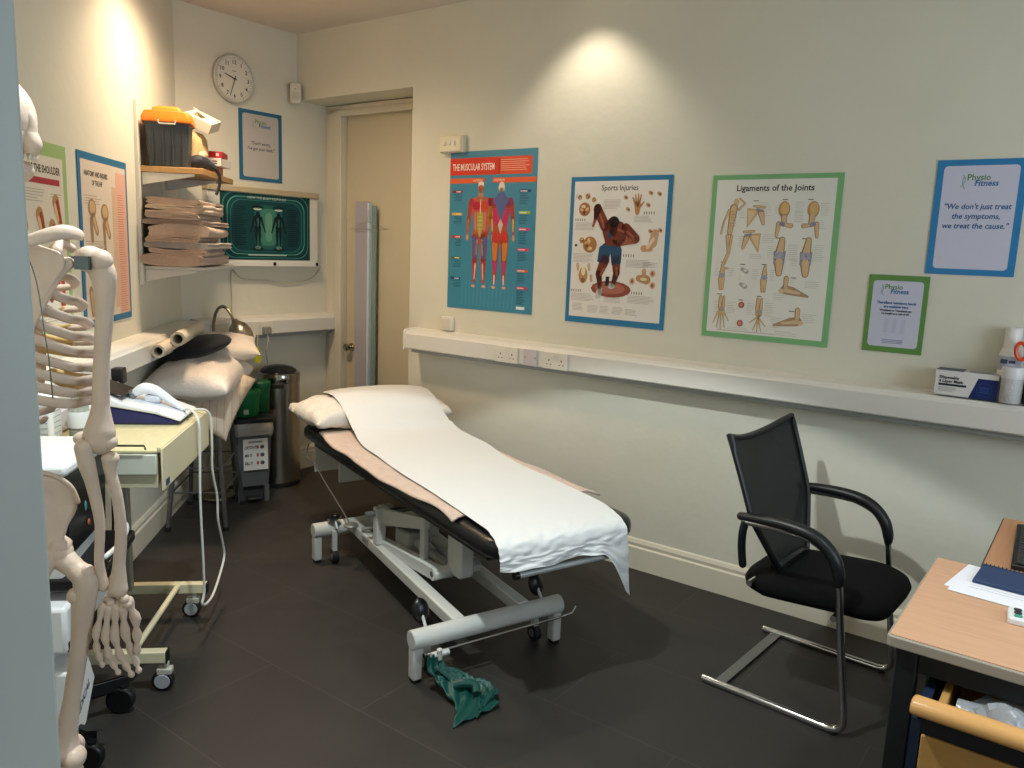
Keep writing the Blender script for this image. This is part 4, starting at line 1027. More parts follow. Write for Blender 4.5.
# backrest frame: tapering towards the seat
BT = [(.008, .015, .945), (.125, .065, .655), (.150, .19, .455)]
def backpt(s_, t_):   # s: -1..1 across, t: 0 bottom .. 1 top
    hw = .135+(.262-.135)*min(1, t_/.42)**1.0 if t_ < .42 else .262-.004*(1-(t_-.42)/.58)+.012*(t_-.42)/.58
    x = .185-.140*t_-.02*t_*t_
    x += -.030*(1-s_*s_)*(.4+.6*t_)
    z = .452+(.478)*t_-.040*(1-s_*s_)*max(0, (t_-.55)/.45)
    return Vector((x, .283+hw*s_, z))
mb = MB(); mb.grid(lambda u, v: backpt(u*2-1, v), 20, 24)
mesh_m = bpy.data.materials.new('chair_mesh'); mesh_m.use_nodes = True
nt = mesh_m.node_tree; bs = nt.nodes['Principled BSDF']; bs.inputs['Base Color'].default_value = hx('#17191a'); bs.inputs['Roughness'].default_value = .7
tr_ = nt.nodes.new('ShaderNodeBsdfTransparent'); mxs = nt.nodes.new('ShaderNodeMixShader'); mxs.inputs[0].default_value = .86
nt.links.new(tr_.outputs[0], mxs.inputs[1]); nt.links.new(bs.outputs[0], mxs.inputs[2]); nt.links.new(mxs.outputs[0], nt.nodes['Material Output'].inputs['Surface'])
mb.obj('back_mesh', mesh_m, ch, solid=.003)
edge = [backpt(-1, k/16) for k in range(17)]+[backpt(-1+2*k/12, 1) for k in range(1, 13)]+[backpt(1, 1-k/16) for k in range(1, 17)]+[backpt(1-2*k/6, 0) for k in range(1, 6)]
mb = MB(); mb.tube(edge, .0145, 8, closed=True, sy=.75); mb.obj('backrest_frame', PLA, ch)
mb = MB(); mb.box(.14, .19, .17, .40, .40, .47); mb.obj('back_support', PLA, ch, bevel=.012)

# ================================================================== DESKS
BEECH = mat('#c79b7b', .42, var=.07, vscale=9, stretch=(.8, 14, 1), name='beech_laminate')
EDGE = mat('#9c9488', .45)
dk = thing('desk', 'pale beech laminate desk with grey edge and black steel legs', 'desk', FA, 4.022, -1.580)
DR = Matrix.Rotation(math.radians(0), 4, 'Z')
mb = MB(); mb.prism(rrect(.006, 1.25, .006, .604, .004, 2), .002, 'z', .7281); mb.prism([(.003, .003), (1.25, .003), (1.25, .607), (.003, .607)], .0, 'z', .728) if 0 else None
mb.obj('laminate_top', BEECH, dk, smooth=0)
MB().prism(rrect(0, 1.25, 0, .61, .012, 4), .026, 'z', .702).obj('edge_band', EDGE, dk, bevel=.003)
BLK = mat('#1b1d20', .45)
for x, y in ((.02, .018), (.02, .55), (1.19, .018), (1.19, .55)):
    MB().box(x, x+.045, y, y+.045, 0, .702).obj('leg', BLK, dk, bevel=.003)
mb = MB(); mb.box(.066, 1.19, .022, .048, .650, .701); mb.box(.066, 1.19, .556, .58, .650, .701); mb.box(.03, .055, .064, .549, .650, .701)
mb.obj('rail', BLK, dk, bevel=.002)
# second desk by the wall
BEECH2 = mat('#b5835f', .42, var=.07, vscale=9, stretch=(14, .8, 1), name='beech_laminate_dark')
d2 = thing('desk', 'darker brown desk with black edge nearer the long wall, holding keyboard', 'desk', FA, 4.125, -.955)
MB().prism(rrect(0, 1.3, 0, .64, .008, 3), .022, 'z', .680).obj('table_top', mat('#2c2623', .5), d2, bevel=.001)
MB().prism(rrect(.004, 1.3, .004, .636, .006, 3), .002, 'z', .7021).obj('laminate_top', BEECH2, d2, smooth=0)
for x, y in ((.03, .03), (.03, .56), (1.22, .03), (1.22, .56)): MB().box(x, x+.04, y, y+.04, 0, .68).obj('leg', BLK, d2, bevel=.003)
# drawer pedestal
OAK = mat('#b98c50', .4, var=.10, vscale=7, stretch=(1, 1, 8), name='beech_drawer'); OAK2 = mat('#cf9c60', .3, var=.06, vscale=8, stretch=(.7, 10, 10), coat=.3)
pd = thing('drawer_pedestal', 'wooden drawer pedestal with open drawer under the beech desk', 'drawer unit', FA, 4.118, -1.50)
NAVY = mat('#16233a', .5)
mb = MB(); mb.box(0, .42, 0, .45, .05, .09); mb.box(0, .018, 0, .45, .09, .632); mb.box(.402, .42, 0, .45, .09, .632); mb.box(.018, .402, .432, .45, .09, .632); mb.box(0, .42, .10, .45, .632, .646)
mb.obj('carcass', NAVY, pd, bevel=.002)
for x, y in ((.04, .04), (.38, .04), (.04, .41), (.38, .41)):
    w = MB(); w.cyl((x-.010, y, .025), (x+.010, y, .025), .025); w.obj('castor', RUB, pd)
dr = MB(); dr.box(.024, .040, -.19, .16, .47, .628); dr.box(.380, .396, -.19, .16, .47, .628); dr.box(.040, .380, .146, .16, .47, .628); dr.box(.040, .380, -.19, .146, .47, .48)
dr = dr.obj('drawer', OAK, pd, bevel=.002)
MB().box(.012, .408, -.212, -.191, .455, .595).obj('drawer_front', OAK, dr, bevel=.002)
mb = MB(); mb.prism([(-.232, .668), (-.238, .654), (-.233, .641), (-.190, .640), (-.184, .655), (-.192, .670), (-.218, .674)], .445, 'x', -.012); mb.obj('drawer_pull', OAK2, dr, bevel=.006)
MB().box(.0, .42, -.206, -.188, .5955, .640).obj('grip_recess', BLK, dr)
MB().box(-.010, .009, -.208, -.002, .10, .625).obj('side_panel', NAVY, dr)
MB().box(.012, .408, -.206, -.190, .10, .44).obj('lower_drawer_front', OAK, pd, bevel=.002)
# plastic bag and blue packet inside the drawer
t = thing('plastic_bag', 'crumpled clear plastic bag lying in the open drawer', 'bag', FA, 4.285, -1.585, .515)
mb = MB(); mb.bm.free(); mb.bm = bmesh.new(); bmesh.ops.create_icosphere(mb.bm, subdivisions=4, radius=1)
for v in mb.bm.verts:
    p = v.co; k = 1+.35*noise.noise(p*2.3)+.18*noise.noise(p*6)
    v.co = Vector((p.x*.115*k, p.y*.09*k, .068+p.z*.062*k))
mb.obj('bag_film', mat('#b9bcc2', .25, bump=.5, bscale=30, trans=.35), t, smooth=30)
t = thing('blue_packet', 'bright blue packet beside the plastic bag in the drawer', 'packet', FA, 4.44, -1.58, .482)
MB().box(-.07, .05, -.045, .045, 0, .135).obj('packet', mat('#1f6fae', .4), t, bevel=.008)

# desk items
PAPW = mat('#e6e6ec', .6)
DZ = .7301
def sheet(name, label, pts, z, h, m, cat, grp=None):
    o = MB().prism(pts, h, 'z', 0).obj(name, m, smooth=0); place(o, FA, 0, 0, z); tag(o, label, cat, grp); return o
s0 = thing('paper_sheets', 'white printed sheets under the navy notebook on the desk', 'paper', FA, 4.075, -1.215, DZ)
MB().prism([(0, .03), (.32, -.02), (.36, .20), (.03, .238)], .0012, 'z', 0).obj('lower_sheet', PAPW, s0, smooth=0)
MB().prism([(.012, .0), (.36, -.03), (.38, .19), (.035, .232)], .0012, 'z', .0014).obj('upper_sheet', PAPW, s0, smooth=0)
mb = MB()
for k in range(9):
    mb.box(.05, .05+.16+.04*random.random(), .205-.018*k, .2065-.018*k, .0027, .0028, Matrix.Rotation(math.radians(-4), 4, 'Z'))
mb.obj('printing', mat('#8e8e98', .6), s0, smooth=0)
nb = thing('notebook', 'navy blue spiral bound notebook lying on white printed sheets', 'notebook', FA, 4.130, -1.122, DZ+.003, -3)
MB().box(0, .22, 0, .150, 0, .009).obj('cover', mat('#23375c', .45), nb, bevel=.002)
mb = MB()
for k in range(22): mb.tube([(.008+.0095*k, .150-.006+.009*math.cos(a), .0045+.0085*math.sin(a)) for a in [2*PI*j/8 for j in range(8)]], .0011, 5, closed=True)
mb.obj('spiral_binding', mat('#2f3440', .4, .5), nb)
rm = thing('calculator', 'white handheld keypad with dark and green buttons at desk edge', 'keypad', FA, 4.222, -1.262, DZ, 6)
MB().prism(rrect(0, .13, -.075, 0, .010), .016, 'z', 0).obj('body', mat('#dfe0e2', .35), rm, bevel=.003)
mb = MB(); mg = MB()
for i in range(5):
    for j in range(3):
        tgt = mg if (i == 0 and j == 2) else mb
        tgt.prism(rrect(.012+.022*i, .028+.022*i, -.022-.020*j, -.010-.020*j, .004, 3), .003, 'z', .016)
mb.obj('dark_buttons', mat('#2c2e33', .4), rm); mg.obj('green_button', mat('#3f8f7a', .4), rm)
kb = thing('keyboard', 'black computer keyboard on the darker desk near right edge', 'keyboard', FA, 4.345, -.850, .7045, 93)
MB().box(0, .44, 0, .15, 0, .016).obj('case', mat('#121314', .45), kb, bevel=.004)
for r in range(5):
    for k in range(15):
        MB().box(.010+.028*k, .034+.028*k, .012+.026*r, .034+.026*r, .016, .021).obj('key', mat('#1d1f21', .4), kb, bevel=.002) if (k < 7) else None
mb = MB()
for r in range(5):
    for k in range(7, 15): mb.box(.010+.028*k, .034+.028*k, .012+.026*r, .034+.026*r, .016, .021)
mb.obj('right_hand_keys', mat('#1d1f21', .4), kb, bevel=.002)

# items on the trunking at the right
tz = 1.067
mk = thing('mask_box', 'white and navy box of disposable masks on the trunking', 'box', FA, 3.835, -.112, tz, 0)
MB().box(0, .205, 0, .092, 0, .092).obj('carton', mat('#dcd9d8', .4), mk, bevel=.0015)
s = Sheet(.205, .092, .0004); s.L = 1
s.poly([(.115, .092), (.140, .018), (.205, .018), (.205, .092)], '#1f2f66'); s.L = 2
s.el(.163, .058, .025, .026, '#31477f'); s.L = 3; s.el(.163, .058, .0235, .0245, '#1f2f66'); s.L = 4
s.lines(.147, .048, .18, 4, .006, '#3a5290', .002, .2)
s.text('Disposable', .014, .030, .0155, '#2b2f3c', .95, .0004); s.text('4 Layer Mask', .014, .044, .0155, '#2b2f3c', .95, .0004); s.rect(.014, .048, .105, .056, '#2d3142')
s.lines(.014, .063, .08, 3, .006, '#8b8e98', .0014, .3)
s.obj('front_print', mk, '#dcd9d8')
mb = MB(); mb.box(.0, .090, .002, .088, .0925, .0930); tag(mb.obj('top_print', mat('#3c4560', .45), mk, smooth=0), 'dark blue top panel')
mb = MB()
for k in range(3): mb.box(.105, .195-.012*k, .015+.022*k, .022+.022*k, .0925, .0930)
mb.obj('top_lettering', mat('#8b8e98', .5), mk, smooth=0)
t = thing('bottle', 'tall white spray bottle behind the clear lidded tub on trunking', 'bottle', FA, 4.058, -.042, tz)
MB().lathe([(.001, 0), (.034, 0), (.036, .006), (.036, .165), (.030, .182), (.027, .19), (.027, .258), (.022, .264), (.001, .264)], 28).obj('body', mat('#e3e1de', .35), t)
MB().lathe([(.0363, .11), (.0366, .111), (.0366, .160), (.0363, .161)], 28).obj('label_band', mat('#aeb3c4', .4), t, normals=False)
mb = MB(); mb.box(-.026, -.004, -.0375, -.030, .135, .150); mb.box(.0, .02, -.0375, -.030, .137, .147); mb.obj('printing', mat('#3a3f55', .4), t)
t = thing('tub', 'short white cylindrical tub in front of the tall bottle', 'tub', FA, 4.075, -.075, tz) if 0 else None
t = thing('tub', 'squat translucent white lidded tub next to the mask box', 'tub', FA, 4.078, -.122+.014, tz)
MB().lathe([(.001, 0), (.030, 0), (.032, .004), (.034, .085), (.033, .087), (.001, .087)], 32).obj('body', mat('#d4d6da', .25, bump=.5, bscale=160, trans=.2), t)
MB().lathe([(.001, .0872), (.0352, .0872), (.0358, .091), (.0358, .124), (.033, .129), (.001, .130)], 32).obj('lid', mat('#d9d9dc', .35), t)
t = thing('pen_holder', 'black pen holder holding orange handled scissors at right edge', 'holder', FA, 4.150, -.085, tz)
MB().lathe([(.001, 0), (.036, 0), (.038, .003), (.038, .10), (.035, .10), (.034, .006), (.001, .006)], 28).obj('cup', mat('#15181c', .4), t)
sc1 = thing('scissors', 'orange handled scissors standing in the black pen holder', 'scissors', FA, 4.140, -.085, tz+.012, 10)
sc1.rotation_euler[1] = math.radians(-9)
ORS = mat('#d8481d', .35)
for sg in (-1, 1):
    mb = MB(); mb.tube([(sg*.021+.016*math.cos(a), 0, .178+.030*math.sin(a)) for a in [2*PI*j/20 for j in range(20)]], .0065, 8, closed=True); mb.obj('handle', ORS, sc1)
    mb = MB(); mb.prism([(sg*.004-.004, .0), (sg*.004+.003, .0), (sg*.010+.005, .152), (sg*.010-.005, .152)], .003, 'y', sg*.002); mb.obj('blade', mat('#b9bcc0', .2, 1), sc1)

# ================================================================== TROLLEY AND WHAT STANDS ON IT
CR = mat('#d7cfae', .45, var=.02, vscale=4); CRG = mat('#c6cbbf', .4)
tr = thing('instrument_trolley', 'cream metal trolley with a drawer and castors, along left wall', 'trolley', FB, -1.93, -.265)
mb = MB(); mb.box(-.29, .29, -.235, .235, .735, .845); mb.obj('cabinet', CR, tr, bevel=.003)
mb = MB(); mb.box(-.30, .30, -.245, .245, .846, .854); mb.box(-.30, .30, -.249, -.235, .846, .864); mb.box(-.30, .30, .235, .249, .846, .864); mb.box(.286, .30, -.235, .235, .846, .864)
mb.obj('table_top', mat('#d9d0a8', .4, var=.05, vscale=18, stretch=(1, 4, 1)), tr, bevel=.002)
MB().box(-.312, .302, -.256, -.2495, .722, .862).obj('side_panel', CR, tr, bevel=.002)
MB().box(-.312, .302, .2495, .256, .722, .862).obj('side_panel', CR, tr, bevel=.002)
dw = MB().box(-.312, -.292, -.236, .236, .775, .842).obj('drawer', CRG, tr, bevel=.003)
mb = MB(); mb.tube([(-.314, -.205, .862), (-.325, -.205, .876), (-.325, .20, .876), (-.314, .20, .862)], .0035, 8); mb.obj('drawer_handle', mat('#4a4b48', .3, .8), dw)
MB().box(-.300, -.291, -.236, .236, .728, .772).obj('lower_panel', mat('#bfbb9f', .45), tr, bevel=.002)
mb = MB(); mb.box(-.285, -.245, -.2572, -.2562, .730, .752); mb.obj('badge', mat('#3b4a78', .4), tr, smooth=0)
for x in (-.22, .22):
    MB().box(x-.018, x+.018, .03, .066, .15, .733).obj('column', mat('#9a9a8c', .4, .3), tr, bevel=.003)
for x in (-.27, .29):
    MB().box(x-.018, x+.018, -.235, .235, .105, .145).obj('base_bar', CR, tr, bevel=.003)
    MB().box(x-.019, x+.019, -.239, -.2351, .103, .147).obj('end_cap', RUB, tr, bevel=.001)
    for y in ((-.232 if x < 0 else -.185), .19):
        c = MB(); c.cyl((x, y, .075), (x, y, .105), .010); c.box(x-.016, x+.016, y-.02, y+.03, .060, .082); co = c.obj('castor', mat('#b9b8ae', .35), tr, bevel=.004)
        w = MB(); w.cyl((x-.015, y+.012, .036), (x+.015, y+.012, .036), .036, n=28); w.obj('tyre', RUB, co, bevel=.006)
        w = MB(); w.cyl((x-.018, y+.012, .036), (x+.018, y+.012, .036), .026, n=24); w.obj('wheel', mat('#9fa3a8', .35), co, bevel=.002)
mb = MB(); mb.cyl((-.252, -.125, .137), (.272, -.125, .137), .011); mb.obj('tie_bar', CR, tr)

us = thing('ultrasound_unit', 'navy and white therapy ultrasound unit with dark screen on trolley', 'therapy device', FB, -1.75, -.290, .855, 0)
# body: wedge, long axis across the trolley (local y), navy lower, white rim
prof = [(-.17, 0), (.17, 0), (.185, .02), (.185, .075), (.10, .075), (-.10, .035), (-.185, .02), (-.18, .005)]
mb = MB(); mb.prism([(-y, z) for y, z in [(-.18, .0), (.15, .0), (.165, .02), (.150, .034), (.02, .062), (-.165, .085), (-.19, .05)]], .22, 'x', -.11) 
mb.xf(Matrix.Scale(-1, 4, (0, 1, 0)))
mb.bm.free(); mb = MB()
mb.prism([(.17, .0), (-.17, .0), (-.185, .012), (-.10, .040), (.02, .060), (.185, .088), (.19, .03)], .22, 'x', -.11)
mb.obj('lower_case', mat('#22265c', .35), us, bevel=.008)
mb = MB(); mb.prism([(.185, .089), (.02, .061), (-.10, .041), (-.187, .013), (-.19, .022), (-.10, .056), (.02, .080), (.10, .120), (.185, .130)], .232, 'x', -.116)
mb.obj('upper_case', mat('#dfe3ea', .3), us, bevel=.008)
mb = MB(); mb.box(-.085, .085, -.075, .075, 0, .004); mb.xf(Matrix.Translation((0, .092, .120))@Matrix.Rotation(math.radians(19), 4, 'X')); mb.obj('screen', mat('#2c2624', .15), us, bevel=.002)
mb = MB(); mb.box(-.02, .03, -.09, -.03, .062, .092); mb.obj('handset_cradle', mat('#c9d0da', .35), us, bevel=.010)
hs = thing('ultrasound_handset', 'white curved handset resting in cradle of the ultrasound unit', 'handset', FB, -1.75, -.290, .855)
mb = MB(); mb.tube(bez([(.0, .00, .100), (.0, -.03, .116), (.0, -.07, .108), (.0, -.12, .074), (.0, -.17, .036)], 6), lerp_list([.016, .021, .019, .014, .009], 25), 14, sy=1.3, round_=True); mb.obj('grip', mat('#e3e7ef', .3), hs)
mb = MB(); mb.ell((0, .012, .094), (.022, .018, .018)); mb.obj('treatment_head', mat('#7c8086', .25, .8), hs)
cabm = mat('#dcdcd8', .45)
o = thing('handset_cable', 'white cable from handset looping down beside trolley to floor', 'cable', FB, 0, 0)
mb = MB(); mb.tube(bez([(-1.75, -.455, .890), (-1.80, -.500, .90), (-1.850, -.537, .87), (-1.850, -.540, .78), (-1.857, -.538, .567), (-1.838, -.538, .322), (-1.825, -.535, .19), (-1.84, -.53, .145), (-1.80, -.535, .125)], 8), .0048, 8); mb.obj('down_run', cabm, o)
mb = MB(); mb.tube(bez([(-1.75, -.46, .872), (-1.72, -.495, .885), (-1.68, -.537, .86), (-1.665, -.54, .74), (-1.647, -.535, .624), (-1.60, -.54, .50), (-1.584, -.538, .393), (-1.52, -.54, .27), (-1.50, -.54, .20), (-1.58, -.538, .15), (-1.70, -.536, .115), (-1.80, -.535, .125)], 8), .0048, 8); mb.obj('up_run', cabm, o)
o = MB().tube(bez([(-1.70, -.16, .726), (-1.70, -.17, .5), (-1.695, -.16, .3), (-1.68, -.15, .14), (-1.60, -.12, .04), (-1.50, -.08, .008), (-1.2, -.05, .008)], 8), .0045, 7).obj('mains_cable', mat('#141414', .5)); place(o, FB, 0, 0); tag(o, 'black mains cable hanging below trolley and trailing along the skirting', 'cable')
# bottles and wipes
def printed_lines(w, h, n, seed):
    return None
t = thing('white_bottle', 'large square white bottle with printed lines at trolley near end', 'bottle', FB, -2.145, -.120, .855)
mb = MB(); mb.rings([[(a, b, z) for a, b in rrect(-.042+i, .042-i, -.05+i, .05-i, .015)] for z, i in ((0, .004), (.006, 0), (.145, 0), (.160, .012), (.170, .028))]); mb.obj('body', mat('#dfe0dd', .4), t)
mb = MB()
for k in range(7):
    mb.box(-.0428, -.0421, -.035, -.010+.02*random.random(), .02+.018*k, .024+.018*k); mb.box(-.030, .02, -.0508, -.0501, .02+.018*k, .023+.018*k)
mb.obj('printing', mat('#a2a6aa', .5), t, smooth=0)
MB().lathe([(.001, .170), (.017, .170), (.017, .200), (.001, .200)], 18).obj('cap', mat('#e6e6e6', .35), t)
t = thing('pump_bottle', 'clear pump bottle with white label beside the large white bottle', 'bottle', FB, -2.09, -.215, .855)
MB().lathe([(.001, 0), (.030, 0), (.033, .005), (.033, .10), (.028, .125), (.013, .14), (.013, .15), (.001, .15)], 24).obj('body', mat('#cfd3c8', .15, trans=.6), t)
MB().lathe([(.0332, .035), (.0336, .036), (.0336, .098), (.0332, .099)], 24).obj('label_band', mat('#d5d9dc', .5), t, normals=False)
MB().lathe([(.0337, .036), (.0340, .037), (.0340, .044), (.0337, .045)], 24).obj('label_stripe', mat('#6b6660', .5), t, normals=False)
mb = MB(); mb.lathe([(.001, .15), (.014, .15), (.014, .165), (.005, .168), (.005, .185), (.012, .187), (.012, .195), (.001, .195)], 16); mb.box(-.004, .004, -.04, .0, .187, .194); mb.obj('pump', mat('#2a2c30', .4), t)
t = thing('white_pump_bottle', 'rounded white lotion bottle between clear bottle and ultrasound unit', 'bottle', FB, -2.02, -.205, .855)
MB().lathe([(.001, 0), (.034, 0), (.037, .006), (.037, .11), (.030, .14), (.012, .152), (.012, .16), (.001, .16)], 24).obj('body', mat('#e6e7e2', .35), t)
mb = MB()
for k in range(6): mb.box(-.038, -.030, -.012, .012, .03+.013*k, .034+.013*k)
mb.obj('printing', mat('#b3b7b0', .5), t, smooth=0)
mb = MB(); mb.lathe([(.001, .16), (.013, .16), (.013, .176), (.004, .178), (.004, .19), (.010, .192), (.010, .20), (.001, .20)], 16); mb.obj('pump', mat('#dedede', .35), t)
t = thing('wipes_pack', 'soft pink and blue pack of wipes on end of trolley', 'packet', FB, -2.0, -.075, .855)
mb = MB(); mb.rings(padrings(-.09, .09, -.05, .05, .02, [(.01, 0), (0, .01), (0, .075), (.02, .09)])); mb.obj('pack', mat('#d9d3dd', .35, bump=.4, bscale=25), t, smooth=40)
MB().box(-.05, .05, -.03, .03, .091, .095).obj('lid', mat('#cf8f9f', .35), t, bevel=.003)

# shock wave machine on its own castors
mc = thing('therapy_machine', 'white and black therapy console on castors behind the skeleton arm', 'machine', FB, -2.60, -.20)
MWH = mat('#e3e6e8', .3); MBK = mat('#101214', .3)
mb = MB(); mb.prism([(0, .905), (.36, .905), (.36, .87), (0, .87)], .34, 'y', -.17); mb.obj('top_lid', MWH, mc, bevel=.012)
MB().box(.10, .15, .035, .075, .905, .940).obj('probe_holder', MBK, mc, bevel=.010)
mb = MB(); mb.prism([(.005, .868), (.355, .868), (.33, .55), (.03, .53)], .29, 'y', -.135); mb.obj('console_body', MWH, mc, bevel=.010)
mb = MB(); mb.prism([(.05, .862), (.35, .862), (.33, .64), (.045, .62)], .014, 'y', -.150); mb.obj('front_panel', MBK, mc, bevel=.004)
mb = MB(); mb.ell((.17, -.152, .735), (.009, .003, .016)); tag(mb.obj('indicator', mat('#4f7880', .3), mc), 'pale blue indicator')
mb = MB(); mb.ell((.185, -.153, .680), (.010, .003, .010)); tag(mb.obj('indicator', mat('#a8583a', .3), mc), 'orange indicator')
V, P = text_polys('MEDICAL', .020, 1, .0006)
mb = MB(); vs = [mb.bm.verts.new((.08+a, -.1706, .880+b)) for a, b in V]
for p in P: mb._f([vs[i] for i in p])
mb.obj('lettering', mat('#8b8f92', .5), mc, smooth=0, normals=False)
mb = MB(); mb.prism([(.02, .565), (.34, .600), (.34, .565), (.02, .525)], .40, 'y', -.235); mb.obj('handset_shelf', MBK, mc, bevel=.008)
mb = MB(); mb.tube(bez([(.10, -.225, .600), (.18, -.240, .612), (.26, -.235, .635), (.29, -.2, .655)], 6), .008, 10, round_=True); mb.obj('grab_handle', mat('#c3c6c8', .3), mc)
MB().box(.05, .30, -.08, .12, .11, .52).obj('pillar', mat('#c8ccce', .35), mc, bevel=.02)
mb = MB(); mb.prism([(-.03, .50), (.27, .50), (.31, .42), (.27, .36), (-.03, .36)], .28, 'y', -.16); mb.obj('lower_unit', MWH, mc, bevel=.012)
MB().box(-.02, .285, -.166, -.12, .362, .395).obj('lower_vent', MBK, mc, bevel=.004)
mb = MB(); mb.prism([(-.02, .30), (.10, .30), (.145, .20), (.06, .09), (-.02, .085)], .30, 'y', -.165); mb.obj('base_cover', MWH, mc, bevel=.010)
V, P = text_polys('MEDICAL', .036, 1, .001)
mb = MB(); vs = [mb.bm.verts.new((-.015+a*.75, -.1656, .135+b+a*.45)) for a, b in V]
for p in P: mb._f([vs[i] for i in p])
mb.obj('lettering', mat('#4b4f52', .5), mc, smooth=0, normals=False)
for (x, y) in ((.27, -.20), (-.03, -.21), (.27, .15), (-.03, .15)):
    mb = MB(); mb.prism([(.10, .02), (.10, -.02), (x, y-.012), (x, y+.012)] if False else [(.12-.05*(1 if x < .1 else -1), -.03), (.12+.05*(1 if x < .1 else -1)*0, .03), (x+.012, y+.012), (x+.012, y-.015)], .045, 'z', .075); mb.obj('base_leg', MBK, mc, bevel=.006)
    c = MB(); c.cyl((x, y, .06), (x, y, .095), .014); co = c.obj('castor', MBK, mc)
    w = MB(); w.cyl((x-.016, y+.01, .045), (x+.016, y+.01, .045), .045, n=26); w.obj('wheel', MBK, co, bevel=.008)

# ================================================================== CORNER: STOOL, PILLOWS, LAMP, BINS
STM = mat('#77777a', .3, .8)
st = thing('stool', 'grey tubular four legged stool under the pillow pile', 'stool', FB, -.40, -.21)
for sx in (-1, 1):
    for sy in (-1, 1):
        mb = MB(); mb.tube([(sx*.225, sy*.148, .01), (sx*.155, sy*.105, .53)], [.012, .012], 10); mb.obj('leg', STM, st)
        MB().cyl((sx*.2255, sy*.148, 0), (sx*.2245, sy*.1475, .02), .016).obj('foot_cap', RUB, st)
for z, k in ((.20, .92), (.33, .86)):
    for a, b in (((-1, -1), (-1, 1)), ((-1, 1), (1, 1)), ((1, 1), (1, -1)), ((1, -1), (-1, -1))):
        f_ = 1-z/.56*.335
        MB().cyl((a[0]*.225*f_, a[1]*.148*f_, z), (b[0]*.225*f_, b[1]*.148*f_, z), .005).obj('rung', STM, st)
MB().prism(rrect(-.19, .19, -.14, .14, .05), .035, 'z', .53).obj('seat', mat('#3c3d40', .5), st, bevel=.012)
def stripe_mat():
    m = bpy.data.materials.new('ticking_stripe'); m.use_nodes = True; nt = m.node_tree; b = nt.nodes['Principled BSDF']; b.inputs['Roughness'].default_value = .8
    tc = nt.nodes.new('ShaderNodeTexCoord'); w = nt.nodes.new('ShaderNodeTexWave'); w.inputs['Scale'].default_value = 9; w.bands_direction = 'X'
    r = nt.nodes.new('ShaderNodeValToRGB'); r.color_ramp.elements[0].position = .03; r.color_ramp.elements[1].position = .09
    r.color_ramp.elements[0].color = hx('#b9a594'); r.color_ramp.elements[1].color = hx('#cdbcaa')
    nt.links.new(tc.outputs['Object'], w.inputs['Vector']); nt.links.new(w.outputs['Fac'], r.inputs['Fac']); nt.links.new(r.outputs['Color'], b.inputs['Base Color'])
    return m
def pil(label, loc, rx, ry, rz, a, b, h, m, seed, wr=.010):
    mb = pillow_mb(a, b, h, seed, wr, .09, .8)
    mb.xf(Matrix.Rotation(math.radians(ry), 4, 'Y')@Matrix.Rotation(math.radians(rx), 4, 'X'))
    o = mb.obj('pillow', m, smooth=70); place(o, FW, loc[0], loc[1], loc[2], rz); tag(o, label, 'pillow', 'pillows piled on the stool')
STR = stripe_mat()
pil('beige striped pillow at the bottom of the pile, drooping off the stool', (-1.580, 4.15, .715), 48, 26, 14, .165, .21, .070, STR, 21)
pil('pinkish white pillow facing the trolley, upper middle of the pile', (-1.638, 4.15, .812), 3, 2, 6, .210, .30, .118, mat('#e2d8d0', .75, bump=.3, bscale=90, sheen=.2), 33, .014)
pil('pale striped pillow tilted at the top back of the pile', (-1.625, 4.42, .935), 8, -6, 20, .20, .21, .07, mat('#ddd2c8', .75, bump=.3, bscale=90, sheen=.2), 47)
t = thing('neck_cushion', 'dark navy round cushion on top of the pillow pile', 'cushion', FW, -1.665, 4.15, .972, 8)
mb = MB(); mb.ell((0, 0, 0), (.190, .15, .052), 36, 14, Matrix.Rotation(math.radians(-13), 4, 'Y')@Matrix.Rotation(math.radians(6), 4, 'X')); mb.obj('cover', mat('#11161f', .8, sheen=.1, bump=.3, bscale=120), t)
PR = mat('#d5cbb9', .6)
for nm, yy, zz, r, x0, x1 in (('thicker rolled paper poster lying on the dark navy cushion', -.205, 1.052, .035, -.86, -.30), ('thinner rolled paper poster against the left wall trunking', -.160, 1.012, .030, -1.02, -.42)):
    t = thing('paper_roll', nm, 'paper roll', FB, x0, yy, zz, 2)
    L_ = x1-x0
    prof = [(r*.66, 0), (r, 0), (r, L_), (r*.66, L_)]
    mb = MB(); mx = Matrix.Rotation(math.radians(90), 4, 'Y')@Matrix.Rotation(math.radians(-2), 4, 'X')
    mb.rings([[mx@Vector((math.cos(2*PI*j/24)*q, math.sin(2*PI*j/24)*q, z_)) for j in range(24)] for q, z_ in prof], closed=True)
    mb.obj('roll', PR, t, smooth=40)

# floor lamp
NI = mat('#aaa292', .3, 1)
fl = thing('floor_lamp', 'brushed nickel gooseneck floor lamp rising behind the pillow pile', 'lamp', FW, -1.755, 4.66, 0)
MB().lathe([(.001, 0), (.112, 0), (.114, .006), (.110, .014), (.03, .026), (.014, .034), (.001, .034)], 36).obj('base', NI, fl)
mb = MB(); mb.tube(bez([(0, 0, .03), (0, 0, .5), (0.0, 0, .98), (.006, -.005, 1.07), (.035, -.02, 1.135), (.085, -.05, 1.15), (.125, -.07, 1.115), (.150, -.085, 1.065)], 8), .009, 10); mb.obj('gooseneck', NI, fl)
mb = MB()
mb.lathe([(.001, .075), (.016, .072), (.022, .055), (.050, .030), (.064, -.01), (.064, -.045), (.056, -.075), (.054, -.075), (.061, -.045), (.058, -.01), (.001, .03)], 28)
mb.xf(Matrix.Translation((.185, -.10, 1.02))@Matrix.Rotation(math.radians(-28), 4, 'Y')@Matrix.Rotation(math.radians(-12), 4, 'X')); mb.obj('shade', NI, fl)
